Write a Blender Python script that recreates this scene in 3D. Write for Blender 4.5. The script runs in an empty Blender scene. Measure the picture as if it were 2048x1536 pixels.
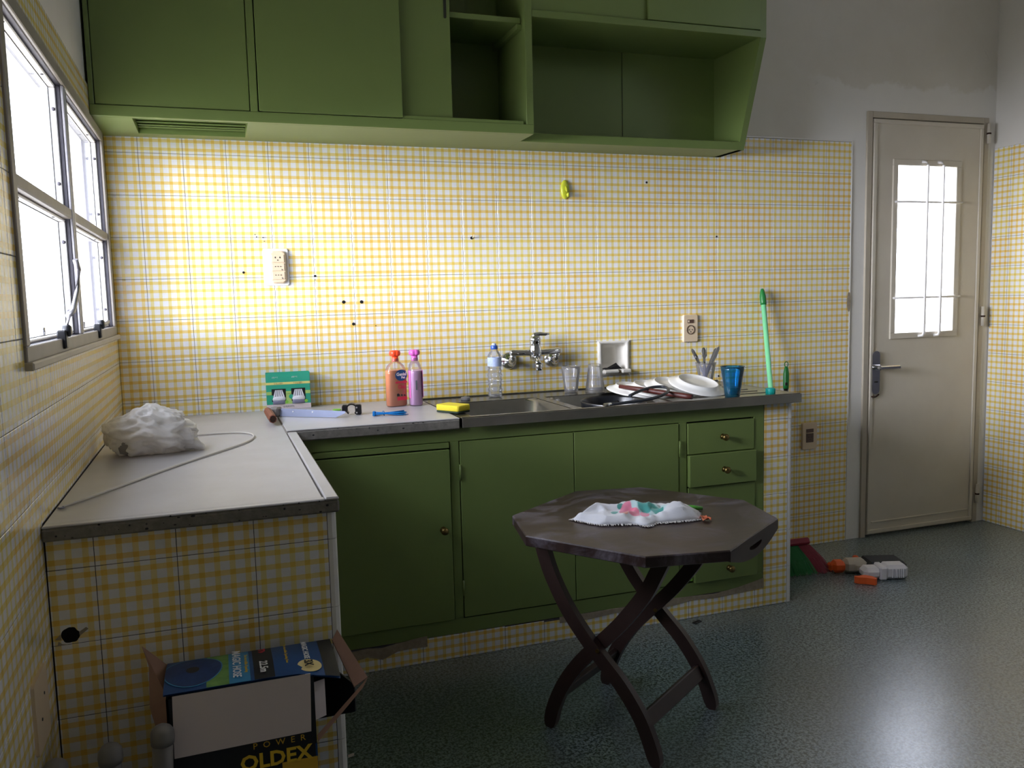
import bpy, math, random
from mathutils import Vector, Matrix, noise as mnoise
random.seed(7)
PI = math.pi
sc = bpy.context.scene
col = sc.collection

# ------------------------------------------------------------------ camera, sky, exposure
cam_d = bpy.data.cameras.new('camera'); cam = bpy.data.objects.new('camera', cam_d); col.objects.link(cam)
cr = Vector((0.94311014, -0.33159861, -0.0241996)); cu = Vector((0.05688667, 0.08922433, 0.9943857)); cf = Vector((0.32757772, 0.93919188, -0.10301191))
M = Matrix((cr, cu, -cf)).transposed().to_4x4(); M.translation = Vector((0.33448, -3.35801, 1.25587))
cam.matrix_world = M
cam_d.sensor_fit = 'HORIZONTAL'; cam_d.sensor_width = 36.0; cam_d.lens = 36.0 * 1690.04 / 2048.0
cam_d.clip_start = 0.05; cam_d.clip_end = 200
sc.camera = cam

world = bpy.data.worlds.new('overcast_sky'); sc.world = world; world.use_nodes = True
wbg = world.node_tree.nodes['Background']
wbg.inputs['Color'].default_value = (0.90, 0.925, 1.06, 1); wbg.inputs['Strength'].default_value = 14.0

sun_d = bpy.data.lights.new('hazy_sun', 'SUN'); sun_d.energy = 9.0; sun_d.angle = math.radians(28); sun_d.color = (1.0, 0.97, 1.0)
sun = bpy.data.objects.new('hazy_sun', sun_d); col.objects.link(sun)
sun.rotation_euler = Vector((1.0, 0.36, -0.13)).to_track_quat('-Z', 'Y').to_euler(); sun.location = (-6, -2, 3)

def portal(name, loc, rot, sx, sy):
    d = bpy.data.lights.new(name, 'AREA'); d.shape = 'RECTANGLE'; d.size = sx; d.size_y = sy
    d.cycles.is_portal = True
    o = bpy.data.objects.new(name, d); o.location = loc; o.rotation_euler = rot; col.objects.link(o); return o
portal('window_portal', (-0.10, -0.85, 1.505), (0, -PI/2, 0), 0.66, 1.46)
portal('fill_portal', (4.26, -2.0, 2.61), (0, PI/2, 0), 0.36, 0.9)
portal('door_portal', (3.72, 0.06, 1.435), (-PI/2, 0, 0), 0.36, 0.82)

sc.view_settings.view_transform = 'Standard'
sc.view_settings.look = 'None'
sc.view_settings.gamma = 1.0
sc.view_settings.use_curve_mapping = False
sc.view_settings.exposure = 0.08
sc.cycles.use_denoising = True
sc.cycles.max_bounces = 12
sc.cycles.diffuse_bounces = 8
sc.cycles.transparent_max_bounces = 24
sc.cycles.sample_clamp_indirect = 8.0
sc.cycles.caustics_reflective = False
sc.cycles.caustics_refractive = False

# ------------------------------------------------------------------ materials
def lin(c):
    if isinstance(c, str):
        c = c.lstrip('#'); c = [int(c[i:i+2], 16)/255 for i in (0, 2, 4)]
    return tuple(((x/12.92) if x <= 0.04045 else ((x+0.055)/1.055)**2.4) for x in c) + (1.0,)

def nt(name):
    m = bpy.data.materials.new(name); m.use_nodes = True
    t = m.node_tree; b = t.nodes['Principled BSDF']; return m, t, b

def mathn(t, op, a, b=None, c=None):
    n = t.nodes.new('ShaderNodeMath'); n.operation = op
    for i, v in enumerate((a, b, c)):
        if v is None: continue
        if isinstance(v, (int, float)): n.inputs[i].default_value = v
        else: t.links.new(v, n.inputs[i])
    return n.outputs[0]

def mixc(t, f, a, b, mode='MIX'):
    n = t.nodes.new('ShaderNodeMix'); n.data_type = 'RGBA'; n.blend_type = mode
    for i, v in ((0, f), (6, a), (7, b)):
        if isinstance(v, (int, float)): n.inputs[i].default_value = v
        elif isinstance(v, tuple): n.inputs[i].default_value = v
        else: t.links.new(v, n.inputs[i])
    return n.outputs[2]

def ramp(t, f, lo, hi):
    n = t.nodes.new('ShaderNodeMapRange'); n.clamp = True
    n.inputs[1].default_value = lo; n.inputs[2].default_value = hi
    t.links.new(f, n.inputs[0]); return n.outputs[0]

def noise(t, scale, detail=4, rough=.55, vec=None, dist=0.0):
    n = t.nodes.new('ShaderNodeTexNoise'); n.inputs['Scale'].default_value = scale
    n.inputs['Detail'].default_value = detail; n.inputs['Roughness'].default_value = rough
    n.inputs['Distortion'].default_value = dist
    if vec is None:
        vec = t.nodes.new('ShaderNodeTexCoord').outputs['Object']
    t.links.new(vec, n.inputs['Vector']); return n.outputs['Fac']

def bump(t, b, h, strength, dist):
    n = t.nodes.new('ShaderNodeBump'); n.inputs['Strength'].default_value = strength; n.inputs['Distance'].default_value = dist
    t.links.new(h, n.inputs['Height']); t.links.new(n.outputs[0], b.inputs['Normal'])

MAT = {}
def mat(name, c, rough=.5, metal=0., var=.12, vscale=9., c2=None, bmp=0., bscale=80., spec=.5, coat=0., sheen=0.):
    m, t, b = nt(name)
    base = lin(c); dark = lin(c2) if c2 else tuple(x*.6 for x in base[:3]) + (1,)
    f = mathn(t, 'MULTIPLY', ramp(t, noise(t, vscale, 6, .6), .35, .75), var if not c2 else max(var, .01))
    t.links.new(mixc(t, f, base, dark), b.inputs['Base Color'])
    b.inputs['Roughness'].default_value = rough; b.inputs['Metallic'].default_value = metal
    b.inputs['Specular IOR Level'].default_value = spec
    b.inputs['Coat Weight'].default_value = coat
    if sheen: b.inputs['Sheen Weight'].default_value = sheen
    if bmp: bump(t, b, noise(t, bscale, 3), bmp, .002)
    MAT[name] = m; return m

def clear(name, tint=(1, 1, 1), body=.06, gloss=.5, rough=.03, bodycol=None):
    """thin clear sheet: mostly see-through, sky sheen at glancing angles, a little milky body"""
    m = bpy.data.materials.new(name); m.use_nodes = True; t = m.node_tree; t.nodes.clear()
    out = t.nodes.new('ShaderNodeOutputMaterial')
    tr = t.nodes.new('ShaderNodeBsdfTransparent'); tr.inputs[0].default_value = tuple(tint) + (1,)
    gl = t.nodes.new('ShaderNodeBsdfGlossy'); gl.inputs['Roughness'].default_value = rough
    df = t.nodes.new('ShaderNodeBsdfTranslucent'); df.inputs[0].default_value = tuple(bodycol or tint) + (1,)
    d2 = t.nodes.new('ShaderNodeBsdfDiffuse'); d2.inputs[0].default_value = tuple(bodycol or tint) + (1,)
    md = t.nodes.new('ShaderNodeMixShader'); t.links.new(df.outputs[0], md.inputs[1]); t.links.new(d2.outputs[0], md.inputs[2])
    m1 = t.nodes.new('ShaderNodeMixShader')
    nz = noise(t, 5., 2)
    t.links.new(mathn(t, 'MULTIPLY', mathn(t, 'ADD', nz, .5), body), m1.inputs[0])
    t.links.new(tr.outputs[0], m1.inputs[1]); t.links.new(md.outputs[0], m1.inputs[2])
    fr = t.nodes.new('ShaderNodeFresnel'); fr.inputs[0].default_value = 1.45
    m2 = t.nodes.new('ShaderNodeMixShader'); t.links.new(mathn(t, 'MULTIPLY', fr.outputs[0], gloss), m2.inputs[0])
    t.links.new(m1.outputs[0], m2.inputs[1]); t.links.new(gl.outputs[0], m2.inputs[2])
    t.links.new(m2.outputs[0], out.inputs[0])
    MAT[name] = m; return m

def gingham():
    m, t, b = nt('gingham_tile')
    tc = t.nodes.new('ShaderNodeTexCoord'); sp = t.nodes.new('ShaderNodeSeparateXYZ'); t.links.new(tc.outputs['Object'], sp.inputs[0])
    oi = t.nodes.new('ShaderNodeObjectInfo')
    wob = mathn(t, 'MULTIPLY', mathn(t, 'SUBTRACT', noise(t, 180., 2, vec=tc.outputs['Object']), .5), .0016)
    def stripe(ax):
        x = mathn(t, 'ADD', sp.outputs[ax], wob)
        f = mathn(t, 'FRACT', mathn(t, 'DIVIDE', x, .03))
        d = mathn(t, 'ABSOLUTE', mathn(t, 'SUBTRACT', f, .5))
        n = t.nodes.new('ShaderNodeMapRange'); n.inputs[1].default_value = .172; n.inputs[2].default_value = .20
        n.inputs[3].default_value = 1.; n.inputs[4].default_value = 0.
        t.links.new(d, n.inputs[0]); return n.outputs[0]
    h, v = stripe(1), stripe(0)
    yh = mixc(t, oi.outputs['Random'], (.98, .83, .36, 1), (.98, .75, .32, 1)); yv = mixc(t, oi.outputs['Random'], (.97, .88, .43, 1), (.98, .81, .38, 1))
    c = mixc(t, h, (1, 1, 1, 1), yh); c2 = mixc(t, v, (1, 1, 1, 1), yv)
    pat = mixc(t, 1.0, c, c2, 'MULTIPLY')
    wh = mixc(t, ramp(t, noise(t, 25., 4), .3, .8), lin('#f3f2f4'), lin('#e9e6e4'))
    t.links.new(mixc(t, 1.0, pat, wh, 'MULTIPLY'), b.inputs['Base Color'])
    b.inputs['Roughness'].default_value = .16
    bump(t, b, noise(t, 30., 2, vec=tc.outputs['Object']), .12, .002)
    MAT['tile'] = m
gingham()
mat('tile_white', '#eeebe6', .18, var=.15, vscale=14)
mat('grout', '#5c5a60', .9, var=.6, vscale=30, c2='#3d3a38')
mat('green', '#76894d', .34, var=.30, vscale=3.5, c2='#697c44', bmp=.06, bscale=45)
mat('green_dark', '#2a2d22', .8, var=.3)
mat('worktop_white', '#bfbdc0', .36, var=.55, vscale=7, c2='#aca9a8', bmp=.03, bscale=300)
mat('stone_grey', '#85817a', .85, var=.7, vscale=60, c2='#5d5952', bmp=.5, bscale=140)
mat('plaster', '#a79a86', .95, var=.6, vscale=50, c2='#7d705e', bmp=.8, bscale=90)
mat('steel', '#a6a49e', .27, 1., var=.5, vscale=16, c2='#8d8a84', bmp=.02, bscale=200)
mat('chrome', '#d9dade', .07, 1., var=.05)
mat('brass', '#8f7a4a', .38, 1., var=.5, vscale=60, c2='#5b4a2a')
mat('door_cream', '#d2cbbd', .42, var=.55, vscale=3.2, c2='#c2b8a8', bmp=.05, bscale=60)
mat('frame_cream', '#b9b0a0', .45, var=.5, vscale=14, c2='#aca390')
mat('frame_dark', '#57545c', .5, .2, var=.4, vscale=30, c2='#3c3a41')
mat('frame_grey', '#9d958c', .45, var=.5, vscale=14, c2='#837c76')
mat('frame_metal', '#a9a6a8', .38, .6, var=.5, vscale=30, c2='#716f76')
mat('black', '#141416', .45, var=.2)
mat('black_plastic', '#16171b', .35, var=.2)
mat('hole_black', '#070606', .9, var=0)
mat('rust', '#3a2318', .9, var=.5, vscale=80)
mat('wood_table', '#3a2a26', .40, var=.6, vscale=10, c2='#2a1c1a')
mat('outlet_white', '#efece9', .35, var=.05)
mat('outlet_beige', '#e3cdae', .4, var=.1)
mat('outlet_brown', '#5a4438', .45, var=.1)
mat('hook_green', '#c9cf3a', .35, var=.1)
mat('sponge_yellow', '#f1dc3c', .95, var=.2, vscale=120, bmp=.7, bscale=400)
mat('sponge_dark', '#33402f', .95, var=.3, vscale=120)
mat('tie_blue', '#0a86d6', .4, var=.1)
mat('lime', '#8ed24e', .4, var=.1)
mat('blade', '#868da4', .42, .5, var=.2, vscale=30)
mat('saw_wood', '#8a4b35', .5, var=.5, vscale=40, c2='#5c2d20')
mat('red_wood', '#5a2a24', .45, var=.6, vscale=40, c2='#3a1917')
mat('plate_white', '#f0efec', .12, var=.04)
mat('soap_ceramic', '#ece9e2', .2, var=.35, vscale=20, c2='#cfc7b6')
mat('pan_black', '#17191e', .25, var=.2, spec=.6)
mat('hose_grey', '#2c3038', .42, var=.2)
mat('plug_grey', '#8b8b8c', .6, var=.2)
mat('cap_teal', '#16b7ae', .35, var=.08)
mat('broom_tube', '#86e0a6', .3, var=.08)
mat('broom_grip', '#1d7a38', .4, var=.1)
mat('broom_green', '#1f7f42', .5, var=.3, vscale=30)
mat('broom_red', '#8e2138', .5, var=.3, vscale=30)
mat('toy_orange', '#f4682c', .45, var=.1)
mat('toy_beige', '#c7beb0', .55, var=.15)
mat('toy_white', '#e9e6ea', .5, var=.1)
mat('toy_navy', '#23252f', .5, var=.2)
mat('cord_white', '#d9d4cc', .5, var=.1)
mat('pipe_grey', '#7c7874', .55, var=.3, vscale=20, c2='#5e5a57')
mat('cardboard', '#9a7866', .85, var=.4, vscale=20, c2='#7c5c4c')
mat('box_black', '#191c20', .5, var=.1)
mat('box_blue', '#1e4f8a', .4, var=.6, vscale=12, c2='#12315e')
mat('box_lightblue', '#3c8fc0', .4, var=.2)
mat('box_hose', '#1d3f78', .5, var=.6, vscale=40, c2='#0f244c')
mat('box_leaf', '#7fae5a', .5, var=1.0, vscale=16, c2='#33602c')
mat('box_yellow', '#e3b53a', .5, var=.1)
mat('box_yellow_soft', '#f2dd9a', .5, var=.1)
mat('ink_white', '#f2f2f2', .5, var=0)
mat('ink_yellow', '#f0c93a', .5, var=0)
mat('ink_black', '#1a1a1e', .5, var=0)
mat('ink_red', '#e2354a', .45, var=.05)
mat('ink_navy', '#23407c', .4, var=.4, vscale=60, c2='#2f8fb4')
mat('ink_grey', '#55585c', .5, var=0)
mat('paper', '#e4d7d6', .8, var=.08)
mat('led_green', '#2fae8c', .4, var=.5, vscale=9, c2='#57b59c')
mat('led_yellow', '#efe58a', .45, var=.05)
mat('led_lime', '#b8dc7c', .45, var=.2)
mat('bulb_white', '#efeff6', .35, var=.05)
mat('bulb_grey', '#8d8ea8', .4, var=.1)
mat('bottle_orange', '#f08a50', .25, var=.12)
mat('bottle_pink', '#dfa9de', .25, var=.1)
mat('cap_orange', '#f4502a', .3, var=.06)
mat('cap_pink', '#d866c0', .3, var=.06)
mat('label_pink', '#ef7fca', .4, var=.2)
mat('cap_blue', '#2a52a8', .35, var=.06)
mat('label_blue', '#9fb2dc', .4, var=.5, vscale=50, c2='#e8ecf6')
mat('cutlery_handle', '#3c4468', .4, var=.3)
mat('leaf_green', '#56a63c', .5, var=.1)
mat('scrap_orange', '#f08660', .6, var=.15)
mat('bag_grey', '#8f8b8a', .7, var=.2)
mat('yard', '#b9b3a6', .9, var=.4, vscale=3)
mat('brick_out', '#c08a72', .9, var=.6, vscale=12, c2='#e0c9ba')
mat('bush', '#5f8a4a', .7, var=.6, vscale=20, c2='#3a5c30')
clear('pane', (.96, .98, 1.0), body=.05, gloss=.5)
clear('clear_plastic', (.97, .975, .985), body=.17, gloss=.8, rough=.05, bodycol=(.97, .96, 1.0))
clear('clear_thin', (.98, .98, .98), body=.14, gloss=.7, rough=.04, bodycol=(.95, .93, .92))
clear('blue_plastic', (.36, .74, .94), body=.16, gloss=1.0, rough=.06, bodycol=(.07, .48, .78))
clear('blue_liquid', (.12, .60, .62), body=.35, gloss=.4, rough=.06, bodycol=(.06, .42, .45))
clear('water', (.97, .98, .98), body=.10, gloss=.4, rough=.04)

def wall_paint():
    m, t, b = nt('wall_paint')
    tc = t.nodes.new('ShaderNodeTexCoord'); sp = t.nodes.new('ShaderNodeSeparateXYZ'); t.links.new(tc.outputs['Object'], sp.inputs[0])
    base = mixc(t, ramp(t, noise(t, 1.6, 6, .6, tc.outputs['Object']), .35, .7), lin('#e2dfd8'), lin('#d6d1c7'))
    # repainted patch round the door head: cleaner white below a ragged edge
    edge = mathn(t, 'ADD', sp.outputs[2], mathn(t, 'MULTIPLY', mathn(t, 'SUBTRACT', noise(t, 5., 5, .6, tc.outputs['Object']), .5), .22))
    lo = ramp(t, edge, 2.235, 2.215)
    side = ramp(t, mathn(t, 'ADD', sp.outputs[0], mathn(t, 'MULTIPLY', noise(t, 4., 4), .15)), 3.06, 3.22)
    base = mixc(t, mathn(t, 'MULTIPLY', mathn(t, 'MULTIPLY', lo, side), .6), base, lin('#ecebe9'))
    stain = ramp(t, noise(t, 7., 6, .7, tc.outputs['Object'], 1.2), .66, .80)
    base = mixc(t, mathn(t, 'MULTIPLY', stain, .35), base, lin('#8d8578'))
    t.links.new(base, b.inputs['Base Color']); b.inputs['Roughness'].default_value = .85
    bump(t, b, noise(t, 60., 4), .25, .002); MAT['wall_paint'] = m
wall_paint()
mat('plaster_white', '#e2dfd9', .85, var=.35, vscale=3, c2='#cfcac0', bmp=.25, bscale=60)
mat('ceiling_white', '#e6e3dc', .9, var=.2, vscale=2)

def terrazzo():
    m, t, b = nt('terrazzo')
    tc = t.nodes.new('ShaderNodeTexCoord').outputs['Object']
    n1 = noise(t, 150., 2, .6, tc); n2 = noise(t, 95., 3, .6, tc); n3 = noise(t, 1.3, 5, .6, tc)
    c = mixc(t, ramp(t, n1, .42, .54), lin('#364a4c'), lin('#8799a0'))
    c = mixc(t, ramp(t, n2, .54, .58), c, lin('#2b3736'))
    c = mixc(t, ramp(t, n2, .40, .36), c, lin('#97a5a8'))
    c = mixc(t, mathn(t, 'MULTIPLY', ramp(t, n3, .42, .72), .55), c, lin('#3d4847'))
    t.links.new(c, b.inputs['Base Color'])
    b.inputs['Specular IOR Level'].default_value = 1.0
    t.links.new(mathn(t, 'ADD', mathn(t, 'MULTIPLY', noise(t, 3., 4, .6, tc), .10), .26), b.inputs['Roughness'])
    b.inputs['Coat Weight'].default_value = .7; b.inputs['Coat Roughness'].default_value = .27
    MAT['terrazzo'] = m
terrazzo()

def table_wood():
    m, t, b = nt('table_top_wood')
    tc = t.nodes.new('ShaderNodeTexCoord').outputs['Object']
    mp = t.nodes.new('ShaderNodeMapping'); mp.inputs['Scale'].default_value = (3, 26, 3); t.links.new(tc, mp.inputs[0])
    g = ramp(t, noise(t, 3., 6, .6, mp.outputs[0]), .3, .7)
    c = mixc(t, g, lin('#3c2c29'), lin('#2b1e1d'))
    sc1 = ramp(t, noise(t, 3.4, 8, .72, tc, 2.2), .47, .72)
    c = mixc(t, mathn(t, 'MULTIPLY', sc1, .62), c, lin('#8f8a97'))
    t.links.new(c, b.inputs['Base Color'])
    t.links.new(mathn(t, 'ADD', mathn(t, 'MULTIPLY', sc1, .25), .36), b.inputs['Roughness'])
    MAT['table_top'] = m
table_wood()

def towel_mat():
    m, t, b = nt('towel_print')
    tc = t.nodes.new('ShaderNodeTexCoord').outputs['UV']; sp = t.nodes.new('ShaderNodeSeparateXYZ'); t.links.new(tc, sp.inputs[0])
    u, v = sp.outputs[0], sp.outputs[1]
    nz = mathn(t, 'MULTIPLY', mathn(t, 'SUBTRACT', noise(t, 7., 3, vec=tc), .5), .22)
    def blob(cu_, cv, ru, rv):
        du = mathn(t, 'DIVIDE', mathn(t, 'SUBTRACT', u, cu_), ru); dv = mathn(t, 'DIVIDE', mathn(t, 'SUBTRACT', v, cv), rv)
        d = mathn(t, 'ADD', mathn(t, 'SQRT', mathn(t, 'ADD', mathn(t, 'MULTIPLY', du, du), mathn(t, 'MULTIPLY', dv, dv))), mathn(t, 'MULTIPLY', nz, 2.5))
        return ramp(t, d, 1.05, .9)
    c = lin('#e9ebf2')
    c = mixc(t, mathn(t, 'MULTIPLY', blob(.56, .62, .20, .30), .6), c, lin('#a9dfe0'))
    for a in ((.58, .66, .085, .16, '#48b3ae'), (.66, .50, .05, .16, '#3aa39a'), (.30, .50, .03, .10, '#4aa79e'), (.34, .72, .03, .07, '#4aa79e'), (.52, .80, .04, .06, '#2f8d86')):
        c = mixc(t, blob(*a[:4]), c, lin(a[4]))
    for a in ((.40, .58, .06, .22, '#f58fae'), (.455, .46, .055, .20, '#f37c9d'), (.385, .36, .035, .14, '#f6a58f'), (.54, .42, .04, .12, '#f58fae')):
        c = mixc(t, blob(*a[:4]), c, lin(a[4]))
    t.links.new(c, b.inputs['Base Color']); b.inputs['Roughness'].default_value = .95; b.inputs['Sheen Weight'].default_value = .4
    bump(t, b, noise(t, 160., 2, vec=tc), .5, .002); MAT['towel'] = m
towel_mat()

def bag_mat():
    m, t, b = nt('bag_film')
    b.inputs['Base Color'].default_value = lin('#e9e4de')
    tcn = noise(t, 14., 4); t.links.new(mixc(t, ramp(t, tcn, .3, .8), lin('#f6f5f4'), lin('#e9e6e2')), b.inputs['Base Color'])
    b.inputs['Roughness'].default_value = .4
    tl = t.nodes.new('ShaderNodeBsdfTranslucent'); tl.inputs[0].default_value = lin('#e9e2d8')
    mx = t.nodes.new('ShaderNodeMixShader'); mx.inputs[0].default_value = .25
    t.links.new(b.outputs[0], mx.inputs[1]); t.links.new(tl.outputs[0], mx.inputs[2]); t.links.new(mx.outputs[0], t.nodes['Material Output'].inputs[0])
    bump(t, b, noise(t, 60., 5, .7), .4, .004); MAT['bag'] = m
bag_mat()

# ------------------------------------------------------------------ mesh helpers
class MB:
    def __init__(s): s.v = []; s.f = []; s.sm = []; s.uv = None
    def add(s, vs, fs, smooth=False):
        o = len(s.v); s.v += [tuple(v) for v in vs]; s.f += [tuple(i+o for i in f) for f in fs]; s.sm += [smooth]*len(fs); return s
    def box(s, x0, x1, y0, y1, z0, z1, m=None):
        vs = [Vector((x, y, z)) for z in (z0, z1) for y in (y0, y1) for x in (x0, x1)]
        if m: vs = [m @ v for v in vs]
        return s.add(vs, [(0, 2, 3, 1), (4, 5, 7, 6), (0, 1, 5, 4), (2, 6, 7, 3), (0, 4, 6, 2), (1, 3, 7, 5)])
    def cbox(s, x0, x1, y0, y1, z0, z1, c=.003, m=None):
        """box with chamfered edges"""
        c = min(c, (x1-x0)*.45, (y1-y0)*.45, (z1-z0)*.45)
        vs = []; X = (x0, x1); Y = (y0, y1); Z = (z0, z1); idx = {}
        for i in (0, 1):
            for j in (0, 1):
                for k in (0, 1):
                    sx, sy, sz = (1, -1)[i], (1, -1)[j], (1, -1)[k]
                    for a, p in enumerate(((0, sy*c, sz*c), (sx*c, 0, sz*c), (sx*c, sy*c, 0))):
                        idx[i, j, k, a] = len(vs); v = Vector((X[i]+p[0], Y[j]+p[1], Z[k]+p[2])); vs.append(m @ v if m else v)
        fs = []
        for i in (0, 1):
            q = [idx[i, 0, 0, 0], idx[i, 1, 0, 0], idx[i, 1, 1, 0], idx[i, 0, 1, 0]]; fs.append(q if i else q[::-1])
            q = [idx[0, i, 0, 1], idx[0, i, 1, 1], idx[1, i, 1, 1], idx[1, i, 0, 1]]; fs.append(q if i else q[::-1])
            q = [idx[0, 0, i, 2], idx[1, 0, i, 2], idx[1, 1, i, 2], idx[0, 1, i, 2]]; fs.append(q if i else q[::-1])
        for i in (0, 1):
            for j in (0, 1):
                q = [idx[i, j, 0, 0], idx[i, j, 0, 1], idx[i, j, 1, 1], idx[i, j, 1, 0]]; fs.append(q if (i == j) else q[::-1])
                q = [idx[i, 0, j, 0], idx[i, 0, j, 2], idx[i, 1, j, 2], idx[i, 1, j, 0]]; fs.append(q if (i != j) else q[::-1])
                q = [idx[0, i, j, 1], idx[0, i, j, 2], idx[1, i, j, 2], idx[1, i, j, 1]]; fs.append(q if (i == j) else q[::-1])
                for k in (0, 1):
                    q = [idx[i, j, k, 0], idx[i, j, k, 1], idx[i, j, k, 2]]; fs.append(q if (i+j+k) % 2 else q[::-1])
        return s.add(vs, fs)
    def prism(s, poly, z0, z1, m=None, smooth=False):
        """2-D polygon (ccw) swept along local z"""
        n = len(poly); vs = [Vector((x, y, z0)) for x, y in poly] + [Vector((x, y, z1)) for x, y in poly]
        if m: vs = [m @ v for v in vs]
        s.add(vs, [tuple(range(n))[::-1], tuple(range(n, 2*n))])
        o = len(s.v) - 2*n
        for i in range(n):
            j = (i+1) % n; s.f.append((o+i, o+j, o+n+j, o+n+i)); s.sm.append(smooth)
        return s
    def loft(s, rings, cap0=True, cap1=True, smooth=True, closed=True):
        n = len(rings[0]); vs = [v for r in rings for v in r]; fs = []
        for k in range(len(rings)-1):
            for i in range(n if closed else n-1):
                j = (i+1) % n; fs.append((k*n+i, k*n+j, (k+1)*n+j, (k+1)*n+i))
        s.add(vs, fs, smooth)
        o = len(s.v) - len(vs)
        if cap0: s.f.append(tuple(o+i for i in range(n))[::-1]); s.sm.append(False)
        if cap1: s.f.append(tuple(o+(len(rings)-1)*n+i for i in range(n))); s.sm.append(False)
        return s
    def lathe(s, prof, seg=24, m=None, cap0=True, cap1=True, smooth=True, sx=1., sy=1.):
        rings = []
        for r, z in prof:
            ring = [Vector((r*sx*math.cos(2*PI*i/seg), r*sy*math.sin(2*PI*i/seg), z)) for i in range(seg)]
            rings.append([m @ v for v in ring] if m else ring)
        return s.loft(rings, cap0, cap1, smooth)
    def tube(s, pts, r, seg=8, cap=True, smooth=True):
        pts = [Vector(p) for p in pts]; n = len(pts); rings = []
        up = Vector((0, 0, 1))
        for i, p in enumerate(pts):
            d = (pts[min(i+1, n-1)] - pts[max(i-1, 0)]).normalized()
            ref = up if abs(d.z) < .9 else Vector((0, 1, 0))
            a = d.cross(ref).normalized(); b = a.cross(d)
            rr = r[i] if isinstance(r, (list, tuple)) else r
            rings.append([p + (a*math.cos(2*PI*k/seg) - b*math.sin(2*PI*k/seg))*rr for k in range(seg)])
        return s.loft(rings, cap, cap, smooth)
    def mesh(s, name):
        me = bpy.data.meshes.new(name); me.from_pydata(s.v, [], s.f); me.polygons.foreach_set('use_smooth', s.sm)
        if s.uv: 
            l = me.uv_layers.new(name='UVMap')
            for lp in me.loops: l.data[lp.index].uv = s.uv[lp.vertex_index]
        me.update(); return me
    def build(s, name, m, parent=None, loc=None, rot=None, world=False, label=None):
        o = bpy.data.objects.new(name, s.mesh(name)); col.objects.link(o)
        o.data.materials.append(MAT[m] if isinstance(m, str) else m)
        if loc: o.location = loc
        if rot: o.rotation_euler = rot
        if parent:
            o.parent = parent
            if world: o.matrix_parent_inverse = Matrix.Identity(4); o.location = Vector(o.location) - origin(parent)
        if label: o['label'] = label
        return o
def origin(o):
    v = Vector(o.location)
    while o.parent: o = o.parent; v += Vector(o.location)
    return v
def bx(*a, **k): return MB().box(*a, **k)
def cb(*a, **k): return MB().cbox(*a, **k)
def tag(o, label, cat=None, group=None, kind=None):
    o['label'] = label
    if cat: o['category'] = cat
    if group: o['group'] = group
    if kind: o['kind'] = kind
    return o
def thing(name, label, cat, loc=(0, 0, 0), rz=0., group=None):
    o = bpy.data.objects.new(name, None); o.empty_display_size = .05; col.objects.link(o)
    o.location = loc; o.rotation_euler = (0, 0, rz); return tag(o, label, cat, group)
def struct(o, label): o['kind'] = 'structure'; o['label'] = label; return o
def rmat(loc=(0, 0, 0), rx=0, ry=0, rz=0):
    return Matrix.Translation(loc) @ Matrix.Rotation(rz, 4, 'Z') @ Matrix.Rotation(ry, 4, 'Y') @ Matrix.Rotation(rx, 4, 'X')
def axis_m(p, d, up=(0, 0, 1)):
    """local z along d at p"""
    d = Vector(d).normalized(); u = Vector(up)
    if abs(d.dot(u)) > .95: u = Vector((0, 1, 0))
    a = u.cross(d).normalized(); b = d.cross(a)
    mm = Matrix((a, b, d)).transposed().to_4x4(); mm.translation = Vector(p); return mm
def text(parent, body, size, loc, rot, m, name='lettering', align='CENTER', sx=1., bold=0., world=False):
    cu_ = bpy.data.curves.new(name, 'FONT'); cu_.body = body; cu_.size = size; cu_.align_x = align; cu_.align_y = 'CENTER'
    cu_.extrude = .0002; cu_.offset = bold; cu_.resolution_u = 2
    o = bpy.data.objects.new(name, cu_); col.objects.link(o); cu_.materials.append(MAT[m])
    o.parent = parent; o.location = loc; o.rotation_euler = rot; o.scale = (sx, 1, 1)
    if world: o.location = Vector(loc) - origin(parent)
    return o
def fonts_to_mesh():
    dg = bpy.context.evaluated_depsgraph_get()
    for o in [o for o in col.objects if o.type == 'FONT']:
        me = bpy.data.meshes.new_from_object(o.evaluated_get(dg)); n = bpy.data.objects.new('lettering', me); col.objects.link(n)
        n.parent = o.parent; n.location = o.location; n.rotation_euler = o.rotation_euler; n.scale = o.scale
        bpy.data.objects.remove(o)
def rrect(w, h, r, n=4, cx=0., cy=0.):
    pts = []
    for qx, qy, a0 in ((1, 1, 0), (-1, 1, PI/2), (-1, -1, PI), (1, -1, 1.5*PI)):
        for i in range(n+1):
            a = a0 + i*PI/2/n; pts.append((cx + qx*(w/2-r) + r*math.cos(a), cy + qy*(h/2-r) + r*math.sin(a)))
    return pts

# ------------------------------------------------------------------ room shell
T = .15; GAP = .0007; TT = .006
RX, RY, CZ = 4.16, -5.0, 2.85
floor = bx(-.2, RX+.2, RY-.2, .2, -.12, 0).build('floor', 'terrazzo'); struct(floor, 'speckled grey-green terrazzo floor')
ceil = bx(-.2, RX+.2, RY-.2, .2, CZ, CZ+.12).build('ceiling', 'ceiling_white'); struct(ceil, 'plain off-white ceiling')
DX0, DX1, DZ1 = 3.345, 4.113, 2.10
SOAP = (1.9055, 2.0595, .90, 1.05)
w = MB(); w.box(-.2, SOAP[0], TT, .2, 0, CZ); w.box(SOAP[1], DX0, TT, .2, 0, CZ); w.box(SOAP[0], SOAP[1], TT, .2, 0, SOAP[2]); w.box(SOAP[0], SOAP[1], TT, .2, SOAP[3], CZ); w.box(SOAP[0], SOAP[1], .08, .2, SOAP[2], SOAP[3]); w.box(DX1, RX+.2, TT, .2, 0, CZ); w.box(DX0, DX1, TT, .2, DZ1, CZ)
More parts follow.
